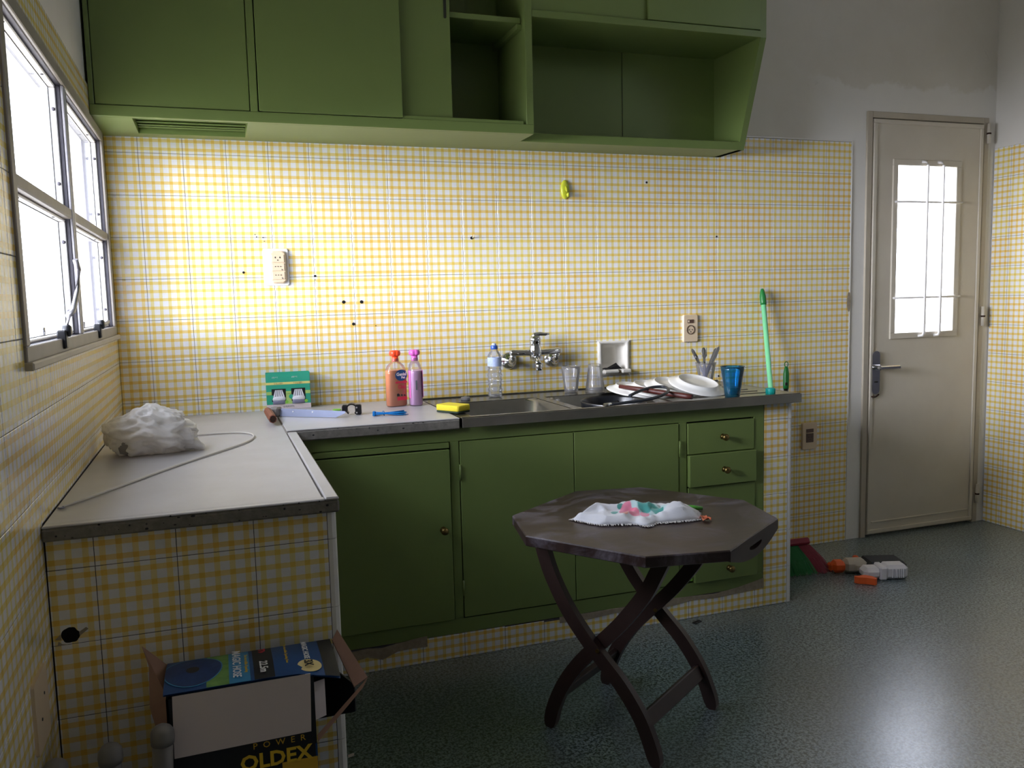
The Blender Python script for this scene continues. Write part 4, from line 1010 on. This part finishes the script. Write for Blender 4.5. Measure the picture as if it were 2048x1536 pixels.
pn = thing('cooking_pot', 'black round pot sitting in the right basin of the sink', 'pot', (1.752, -.458, SZ-.1695))
m = rmat((0, 0, 0), .03, 0)
MB().lathe([(.085, 0), (.100, .004), (.114, .06), (.123, .160), (.126, .171), (.124, .173), (.1205, .167), (.111, .06), (.098, .010), (.0005, .008)], 48, m).build('pot_body', 'pan_black', pn)
for sx in (1,):
    MB().tube([(.020, .110, .142), (.024, .098, .144), (.062, .086, .150), (.070, .096, .150)], .007, 10).build('inner_grip', 'pan_black', pn)
MB().tube([(-.05, .110, .158), (-.06, .132, .166), (.0, .142, .168), (.05, .132, .166), (.05, .110, .158)], .006, 8).build('lug_handle', 'pan_black', pn)
hl = thing('hose_loop', 'dark grey looped hose lying over the black pot rim', 'hose', (1.80, -.45, SZ))
hp = spline([Vector(q) for q in ((1.668, -.612, .8585), (1.745, -.610, .862), (1.83, -.604, .867), (1.905, -.578, .877), (1.957, -.522, .886), (1.972, -.462, .891), (1.935, -.448, .891), (1.88, -.466, .886), (1.83, -.490, .878), (1.80, -.505, .871))], 5)
MB().tube(hp, .0058, 10).build('hose_tube', 'hose_grey', hl, world=True)
MB().tube([(1.640, -.614, .8585), (1.670, -.612, .8585)], .0065, 10).build('metal_tip', 'chrome', hl, world=True)
tcap = thing('bottle_cap', 'teal bottle cap standing on the right end of the sink top', 'cap', (2.385, -.570, SZ))
MB().lathe([(.0175, 0), (.018, .002), (.018, .020), (.016, .023), (.0005, .023)], 24).build('cap_shell', 'cap_teal', tcap)
for k in range(20):
    a = k*PI/10; MB().tube([(.0182*math.cos(a), .0182*math.sin(a), .002), (.0182*math.cos(a), .0182*math.sin(a), .019)], .0012, 4).build('grip_rib', 'cap_teal', tcap)

# ------------------------------------------------------------------ brooms and floor things
br = thing('broom', 'broom with light green handle and green-red bristles behind the pier', 'broom', (2.66, -.30, 0))
h0 = Vector((2.690, -.262, .120)); h1 = Vector((2.738, -.022, 1.263)); dv = (h1-h0)
MB().tube([h0 + dv*.02, h0 + dv*.94], .0115, 14).build('handle', 'broom_tube', br, world=True)
MB().tube([h0+dv*.935, h0+dv*.945, h0+dv*.97, h0+dv*.99, h0+dv*1.0], [.0135, .0145, .0145, .010, .006], 14).build('grip', 'broom_grip', br, world=True)
MB().cbox(-.125, .125, -.020, .020, -.012, .018, .006, rmat((2.690, -.262, .118), -.5, 0, -.06)).build('brush_block', 'broom_red', br, world=True)
MB().tube([h0-dv*.004, h0+dv*.06], .018, 14).build('socket', 'broom_red', br, world=True)
for nm, mt, a0, a1 in (('bristles', 'broom_green', -1., .52), ('bristles', 'broom_red', .52, 1.)):
    b = MB()
    for k in range(int(230*(a1-a0))):
        q = a0 + (a1-a0)*random.random(); yo = random.uniform(-1, 1)
        p0 = Vector((2.690+.122*q, -.266+.010*yo-.008*q, .108)); p1 = Vector((2.690+.172*q+random.uniform(-.008, .008), -.350+.025*yo-.012*q, random.uniform(.002, .012)))
        b.tube([p0, p0.lerp(p1, .5)+Vector((0, -.004, .004)), p1], .0017, 3, False, False)
    o = b.build(nm, mt, br, world=True); o['kind'] = 'stuff'
dp = thing('dustpan_handle', 'dark green and black tool handle with hanging loop beside the pale green handle', 'tool handle', (2.80, -.10, 0))
MB().tube([(2.79, -.13, .02), (2.862, -.04, .82)], .0105, 12).build('shaft', 'black', dp, world=True)
MB().tube([(2.860, -.042, .79), (2.863, -.038, .81), (2.868, -.032, .86), (2.870, -.030, .885), (2.871, -.028, .895)], [.0125, .0140, .0140, .010, .007], 12).build('grip', 'broom_grip', dp, world=True)
MB().tube([Vector((2.872+.010*math.sin(k*PI/6), -.027, .905-.013*math.cos(k*PI/6))) for k in range(13)], .0022, 6).build('hanging_loop', 'broom_grip', dp, world=True)

gn = thing('toy_blaster', 'white and orange toy water blaster lying on the floor by the door', 'toy', (2.978, -.478, 0), rz=-.335)
def blk(x0, x1, y0, y1, z0, z1, c=.012): return MB().cbox(x0, x1, y0, y1, z0, z1, c)
blk(-.150, -.088, .03, .088, .004, .056, .015).build('muzzle', 'toy_orange', gn); blk(-.163, -.145, .040, .078, .010, .046, .008).build('muzzle_ring', 'toy_orange', gn)
blk(-.098, .004, .026, .092, .002, .062, .016).build('barrel', 'toy_beige', gn); blk(-.060, -.010, .020, .09, .010, .050, .010).build('barrel_band', 'toy_beige', gn)
blk(-.002, .165, .0, .125, .002, .058, .014).build('tank', 'toy_navy', gn)
blk(-.048, .030, -.058, .018, .002, .052, .016).build('receiver', 'toy_white', gn); blk(.018, .050, -.062, .022, .000, .058, .006).build('receiver_band', 'toy_white', gn)
blk(.040, .142, -.060, .018, .002, .064, .014).build('grip', 'toy_white', gn)
for k in range(6): blk(.070+k*.009, .074+k*.009, -.064, -.05, .010, .052, .002).build('grip_rib', 'toy_white', gn)
MB().prism([(-.104, .0), (-.090, -.014), (-.060, -.020), (-.030, -.038), (-.018, -.026), (-.030, .002), (-.052, .018), (-.068, .016), (-.080, .008), (-.100, .012)], .002, .030, Matrix.Translation((0, -.085, 0))).build('trigger', 'toy_orange', gn)
MB().lathe([(.010, 0), (.014, .006), (.014, .040), (.008, .046)], 14, rmat((-.004, .150, .0))).build('filler_cap', 'toy_orange', gn)
sc_ = MB().loft([[Vector((x*s_, y*s_, z)) for x, y in rrect(.045, .018, .008, 3)] for s_, z in ((1, 0), (.9, .003), (.4, .006))]).build('dark_scrap', 'black', loc=(2.008, -.640, 0), rot=(0, 0, .3)); tag(sc_, 'small black scrap on the floor by the plinth', 'scrap')
fk = MB().prism([(-.012, -.004), (.006, -.007), (.014, .003), (-.004, .007)], 0, .0015).build('paper_flake', 'paper', loc=(.622, -1.10, 0), rot=(0, 0, .5)); tag(fk, 'tiny white paper flake on the floor by the counter', 'scrap')

# ------------------------------------------------------------------ folding tray table
tb = thing('folding_table', 'dark brown octagonal folding tray table with crossed curved legs', 'table', (1.463, -1.233, 0))
E1 = Vector((.8202, .5721, 0)); E2 = Vector((.5721, -.8202, 0))
TM = Matrix((E1, E2, Vector((0, 0, 1)))).transposed().to_4x4()      # local (e1, e2, z); mirrored, so faces are re-wound below
TM2 = Matrix((E2, E1, Vector((0, 0, 1)))).transposed().to_4x4()     # local (e2, e1, z), right-handed
A_, C_ = .333, .178
octo = [(A_, C_), (C_, A_), (-C_, A_), (-A_, C_), (-A_, -C_), (-C_, -A_), (C_, -A_), (A_, -C_)]
H_ = .617
b = MB(); b.loft([[TM2 @ Vector((x*k, y*k, z)) for x, y in octo] for k, z in ((.985, H_-.030), (1.0, H_-.027), (1.0, H_-.003), (.992, H_))], True, True, False)
top = b.build('table_top', 'table_top', tb)
def strip_poly(pts, r, n0, n1):
    pass
for sgn in (1, -1):   # handle aprons on two opposite sides, each with a hand hole
    b = MB(); y0, y1 = A_-.018, A_+.0005
    N = 24; up_ = []; lo_ = []; hu = []; hl_ = []
    for i in range(N+1):
        q = -1 + 2*i/N; x = q*C_; lo = H_-.032 - .030*(1-min(1, abs(q)*1.05)**2) ; up_.append((x, H_-.002)); lo_.append((x, lo))
    hole = [(.045*math.cos(k*PI/12), H_-.030+.0105*math.sin(k*PI/12)) for k in range(24)]
    outl = lo_ + up_[::-1]
    # ring between outline and hole, by matching angles
    cz0 = H_-.030; M_ = 48; ro_ = []; ri2 = []
    import bisect
    for k in range(M_):
        a = 2*PI*k/M_; dx, dz = math.cos(a), math.sin(a); best = 9
        for (xa, za), (xb, zb) in zip(outl, outl[1:]+outl[:1]):
            ex, ez = xb-xa, zb-za; den = dx*ez - dz*ex
            if abs(den) < 1e-9: continue
            t_ = ((xa)*ez - (za-cz0)*ex)/den; u_ = ((xa)*dz - (za-cz0)*dx)/den
            if t_ > 0 and -1e-6 <= u_ <= 1+1e-6: best = min(best, t_)
        ro_.append((dx*best, cz0+dz*best)); ri2.append((.045*math.cos(a), cz0+.0105*math.sin(a)))
    def P(x, yy, z): return TM2 @ Vector((yy*sgn, x, z))
    rings = [[P(x, y1, z) for x, z in ro_], [P(x, y1, z) for x, z in ri2], [P(x, y0, z) for x, z in ri2], [P(x, y0, z) for x, z in ro_]]
    rings.append(rings[0]); b.loft(rings, False, False, False); b.build('handle_apron', 'wood_table', tb)
AC = [(.592, -.222), (.54, -.209), (.469, -.182), (.384, -.133), (.316, -.078), (.26, -.023), (.2, .038), (.13, .09), (.069, .119), (.0, .142)]
BD = [(.592, .165), (.519, .130), (.46, .098), (.37, .030), (.30, -.035), (.222, -.108), (.144, -.163), (.064, -.200), (.0, -.215)]
def leg(curve, e1, th=.022, wd=.040):
    pts_ = [Vector((e2, z, 0)) for z, e2 in curve]; sp2 = spline(pts_, 5); L = []; R = []
    for i, p in enumerate(sp2):
        d = (sp2[min(i+1, len(sp2)-1)]-sp2[max(i-1, 0)]).normalized(); n = Vector((-d.y, d.x, 0))
        w_ = wd/2*(1 if i < len(sp2)-3 else (.95, .8, .5)[i-len(sp2)+3] if i < len(sp2) else 1)
        L.append(p+n*w_); R.append(p-n*w_)
    b = MB(); rings = []
    for l_, r_ in zip(L, R):
        l_ = Vector((l_.x, max(l_.y, 0), 0)); r_ = Vector((r_.x, max(r_.y, 0), 0))
        rings.append([TM2 @ Vector((l_.x, e1-th/2, l_.y)), TM2 @ Vector((r_.x, e1-th/2, r_.y)), TM2 @ Vector((r_.x, e1+th/2, r_.y)), TM2 @ Vector((l_.x, e1+th/2, l_.y))])
    b.loft(rings, True, True, False); b.build('leg', 'wood_table', tb)
leg(AC, -.200); leg(BD, -.175); leg(BD, .155); leg(AC, .180)
def stretcher(curve, z, e1a, e1b):
    for (z0, a), (z1, c) in zip(curve, curve[1:]):
        if z1 <= z <= z0: e2 = a + (c-a)*(z0-z)/(z0-z1); sl = (c-a)/(z0-z1); break
    m = TM2 @ Matrix.Translation((e2, 0, z)) @ Matrix.Rotation(-math.atan(sl), 4, 'Y')
    MB().cbox(-.009, .009, e1a, e1b, -.022, .022, .003, m).build('stretcher', 'wood_table', tb)
stretcher(AC, .110, -.189, .169); stretcher(BD, .110, -.164, .144)
for e1 in (-.1875, .1675):
    MB().tube([TM2 @ Vector((-.032, e1-.026, .285)), TM2 @ Vector((-.032, e1+.026, .285))], .006, 10).build('pivot_bolt', 'brass', tb)
for e2, e1a, e1b in ((-.215, -.19, .17), (.155, -.165, .145)): MB().cbox(-.014, .014, e1a, e1b, H_-.052, H_-.031, .003, TM2 @ Matrix.Translation((e2, 0, 0))).build('cleat', 'wood_table', tb)

# towel: folded printed tea towel
tw = thing('tea_towel', 'crumpled white tea towel with pink flower print on the table', 'towel', (1.455, -1.215, H_))
b = MB(); NU, NV = 60, 26; b.uv = []
tX = Vector((cr.x, cr.y, 0)).normalized(); tY = Vector((-tX.y, tX.x, 0))
vs = []
for i in range(NU+1):
    u_ = i/NU
    for j in range(NV+1):
        v_ = j/NV
        yb = -.098 - .020*math.sin(u_*PI) - (.025 if .46 < u_ < .60 else 0)*math.sin((u_-.46)/.14*PI) + .030*u_ + (.055*(1-u_/.22) if u_ < .22 else 0)
        yt = .080 - .012*math.sin(u_*9) + (.02 if u_ > .6 else 0) - (.075*(1-u_/.16) if u_ < .16 else 0) - (.10*((u_-.86)/.14)**1.5 if u_ > .86 else 0)
        y = yb + (yt-yb)*v_; x = -.172 + .350*u_ + .02*(v_-.5)*math.sin(u_*7) + .035*(v_-.5)*(1-u_)
        p_ = Vector((x*9, y*9, 0))
        edge = min(1, min(v_, 1-v_)/.14)**.6 * min(1, min(u_, 1-u_)/.06)**.6
        fold = .009*(.6+.9*mnoise.noise(p_*.8+Vector((2, 5, 1)))) + .013*max(0, 1-3.2*abs(mnoise.noise(p_*1.15+Vector((7, 1, 3))))) + .005*(1-3*abs(mnoise.noise(p_*2.6)))
        fold += .026*math.exp(-((u_-.82)/.11)**2)*math.exp(-((v_-.55)/.38)**2) + .016*math.exp(-((v_-.80+.10*u_)/.10)**2)*(1 if u_ < .7 else 0) + .012*math.exp(-((v_-.20)/.07)**2)*(.5+.5*math.sin(u_*11))
        z = .0045 + max(0, fold)*edge*.78
        vs.append(tX*x + tY*y + Vector((0, 0, z))); b.uv.append((u_, v_))
fs = [(i*(NV+1)+j, (i+1)*(NV+1)+j, (i+1)*(NV+1)+j+1, i*(NV+1)+j+1) for i in range(NU) for j in range(NV)]
b.add(vs, fs, True)
o = b.build('cloth', 'towel', tw); md = o.modifiers.new('thickness', 'SOLIDIFY'); md.thickness = .004; md.offset = -1
ft = MB()
for i in range(NU+1):
    for j, s_ in ((0, -1), (NV, 1)):
        if j == NV and .16 < i/NU < .62: continue
        for q in range(2):
            p = Vector(vs[i*(NV+1)+j]) + tX*random.uniform(-.003, .003); e_ = p + tY*s_*random.uniform(.006, .011) + tX*random.uniform(-.003, .003); e_.z = max(.0015, p.z*.6)
            ft.tube([p, e_], [.0014, .0006], 4, False)
for j in range(NV+1):
    p = Vector(vs[j]); e_ = p - tX*random.uniform(.006, .012) + tY*random.uniform(-.004, .004); e_.z = max(.0015, e_.z*.7); ft.tube([p, e_], [.0014, .0006], 4, False)
o = ft.build('fringe', 'outlet_white', tw); o['kind'] = 'stuff'
gs = MB().tube([Vector((1.612, -1.228, H_+.010)), Vector((1.636, -1.236, H_+.008)), Vector((1.656, -1.242, H_+.006))], [.0075, .007, .005], 10).build('green_stub', 'leaf_green'); tag(gs, 'short green stub poking out from under the tea towel', 'stub')
fb = thing('orange_scrap', 'crumpled orange plastic scrap on the table beside the towel', 'scrap', (1.602, -1.345, H_))
for k in range(5):
    a = k*2*PI/5; rr = .016
    MB().loft([[Vector((math.cos(a)*q*rr - math.sin(a)*s_*w_, math.sin(a)*q*rr + math.cos(a)*s_*w_, h_ + .002*abs(s_))) for s_ in (-1, 0, 1)] for q, w_, h_ in ((.1, .003, .003), (.5, .007, .005+.002*(k % 2)), (.9, .006, .007+.003*(k % 3)), (1.15, .002, .004))], False, False, True, closed=False).build('petal', 'scrap_orange', fb)

# ------------------------------------------------------------------ carton by the left counter
cx0, cx1, cy0, cy1, cz1 = .212, .474, -1.768, -1.614, .548
ca = thing('carton', 'open blue and black printed cardboard carton at the left counter end', 'carton', (.343, -1.69, 0))
b = MB()
for a in ((cx0, cx1, cy0, cy0+.004), (cx0, cx1, cy1-.004, cy1), (cx0, cx0+.004, cy0, cy1)): b.box(a[0], a[1], a[2], a[3], 0, cz1-.002)
b.box(cx1-.004, cx1, cy0, cy1, 0, .36); b.box(cx0, cx1, cy0, cy1, 0, .004); b.build('carton_body', 'box_black', ca, world=True)
def fz2(y, x=0.): return cz1 + .003 + .010*math.sin(max(0, min(1, (cy1-y)/.19))*PI) - max(0, x-.44)*(cy1-y)*1.6
def flap_piece(x0, x1, y0, y1, m, nm, par, dz=0.):
    n, k = 8, 8; b = MB(); g = []
    for i in range(n+1):
        y = y0+(y1-y0)*i/n
        for j in range(k+1):
            x = x0+(x1-x0)*j/k; g.append(Vector((x, y, fz2(y, x)+dz)))
    b.add(g, [(i*(k+1)+j, i*(k+1)+j+1, (i+1)*(k+1)+j+1, (i+1)*(k+1)+j) for i in range(n) for j in range(k)], True)
    if dz == 0:
        b.add([p-Vector((0, 0, .003)) for p in g], [(i*(k+1)+j, (i+1)*(k+1)+j, (i+1)*(k+1)+j+1, i*(k+1)+j+1) for i in range(n) for j in range(k)], True)
    return b.build(nm, m, par, world=True)
fl_ = flap_piece(cx0-.004, cx1+.050, cy0-.002, cy1, 'box_blue', 'top_flap', ca)
flap_piece(cx0+.070, cx0+.110, cy0-.001, cy1-.002, 'box_leaf', 'leaf_print', fl_, .0006)
P0 = (cx0+.045, cy1-.075)
for r0_, r1_, mt in ((0, .012, 'box_black'), (.012, .052, 'box_hose'), (.052, .054, 'box_lightblue')):
    rr = []
    for q in (r0_, (r0_+r1_)/2, r1_):
        ring = []
        for k in range(40):
            x = max(cx0-.003, P0[0]+q*math.cos(k*PI/20)); y = max(cy0, min(cy1-.002, P0[1]+q*1.3*math.sin(k*PI/20))); ring.append(Vector((x, y, fz2(y)+.0012)))
        rr.append(ring)
    MB().loft(rr, False, False, False).build('hose_print', mt, fl_, world=True)
flap_piece(cx0+.110, cx0+.148, cy0-.001, cy1-.002, 'box_lightblue', 'blue_print', fl_, .0006)
flap_piece(cx0+.155, cx0+.192, cy0-.001, cy1-.002, 'box_black', 'black_print', fl_, .0006)
flap_piece(cx1+.022, cx1+.050, cy0-.001, cy1-.002, 'box_black', 'black_print', fl_, .0006)
def ftext(s_, size, x, y, m, **k):
    o_ = text(fl_, s_, size, (0, 0, 0), (-.05, 0, -PI/2), m, **k); o_.location = Vector((x, y, fz2(y, x)+.0016)) - origin(fl_); return o_
ftext('MAGIC HOSE', .0215, cx0+.124, cy1-.080, 'ink_white', bold=.0004, sx=.98)
ftext('The Incredible Xpanding', .0085, cx0+.142, cy1-.085, 'ink_yellow')
ftext('TV', .017, cx0+.173, cy1-.022, 'ink_red', bold=.0006)
ftext('22.5m', .021, cx0+.173, cy1-.112, 'ink_white', bold=.0004)
ftext('The Incredible Xpanding Hose', .0075, cx0+.218, cy1-.065, 'ink_yellow')
ftext('MAGIC HOSE', .0145, cx0+.256, cy1-.055, 'ink_white', bold=.0004)
MB().lathe([(1, 0), (1, .0005)], 28, rmat((cx0+.258, cy1-.124, fz2(cy1-.124, cx0+.258)+.0004), .12, .15) @ Matrix.Diagonal((.023, .023, 1, 1))).build('badge', 'box_yellow_soft', fl_, world=True)
ftext('3X', .022, cx0+.256, cy1-.122, 'ink_black', bold=.0008).location.z += .0035
def sheet(pts_, m, nm, par, th=.003):
    p = [Vector(q) for q in pts_]; n = (p[1]-p[0]).cross(p[2]-p[0]).normalized()*th
    k = len(p); b = MB(); b.add(p+[q-n for q in p], [tuple(range(k)), tuple(range(k, 2*k))[::-1]] + [(i, k+i, k+(i+1) % k, (i+1) % k) for i in range(k)])
    return b.build(nm, m, par, world=True)
sheet([(.528, -1.618, .548), (.542, -1.596, .560), (.586, -1.700, .492), (.556, -1.716, .484)], 'cardboard', 'side_flap', ca)
sheet([(.586, -1.700, .492), (.574, -1.712, .478), (.476, -1.772, .415), (.476, -1.764, .425)], 'cardboard', 'side_flap', ca)
sheet([(.476, -1.612, .54), (.476, -1.612, .38), (.560, -1.690, .42), (.560, -1.690, .478)], 'box_black', 'side_flap', ca)
sheet([(.164, -1.600, .588), (.178, -1.640, .560), (.180, -1.700, .505), (.208, -1.772, .430), (.211, -1.700, .52), (.209, -1.616, .548)], 'cardboard', 'side_flap', ca)
text(ca, 'P  O  W  E  R', .017, (.405, cy0-.0010, .427), (PI/2, .0, 0), 'box_yellow', world=True)
text(ca, 'OLDEX', .040, (.398, cy0-.0010, .396), (PI/2, .0, 0), 'ink_yellow', bold=.0012, world=True)
cb(.408, cx1, cy0-.0008, cy0, .355, .385, .0002).build('yellow_print', 'box_yellow', ca, world=True)
cb(cx1-.003, cx1+.0006, cy0-.0004, cy0+.05, .30, .41, .0002).build('blue_print', 'box_blue', ca, world=True)
pa = sheet([(.2205, -1.7755, .436), (.4640, -1.7755, .440), (.4680, -1.7705, .552), (.2230, -1.7705, .551)], 'paper', 'paper_sheet', None, .002); tag(pa, 'large blank white card standing against the carton front', 'paper')
pa2 = sheet([(.455, -1.7690, .452), (.4960, -1.752, .455), (.4960, -1.748, .527), (.460, -1.7690, .530)], 'paper', 'paper_sheet', None, .0016); tag(pa2, 'smaller white paper showing at the right of the large card', 'paper')

# grey pipes standing in the corner
for (x, y, z, lx, lab) in ((.040, -1.832, .505, 0., 'grey pipe with rounded cap, nearest the left wall'), (.122, -1.812, .506, .004, 'grey pipe with rounded cap, middle of the three'), (.206, -1.796, .516, .012, 'grey pipe with rounded cap leaning beside the carton')):
    p_ = thing('grey_pipe', lab, 'pipe', (x-lx*2, y-.02, 0), group='grey pipes by the left counter')
    top_ = Vector((lx*2, .02, z))
    MB().tube([Vector((0, 0, 0)), top_*.5, top_*.965], .0175, 16).build('pipe_tube', 'pipe_grey', p_)
    MB().tube([top_*.93, top_*.95, top_*.975, top_*.99, top_], [.0195, .0205, .0195, .014, .004], 16).build('end_cap', 'pipe_grey', p_)

# ------------------------------------------------------------------ outdoors
yd = bx(-12, 14, .2, 14, -.3, -.05).build('yard_ground', 'yard'); struct(yd, 'pale paved yard outside')
yd2 = bx(-12, -.2, -9, .2, -.3, -.05).build('yard_ground', 'yard'); struct(yd2, 'pale paved side yard outside the window')

fonts_to_mesh()
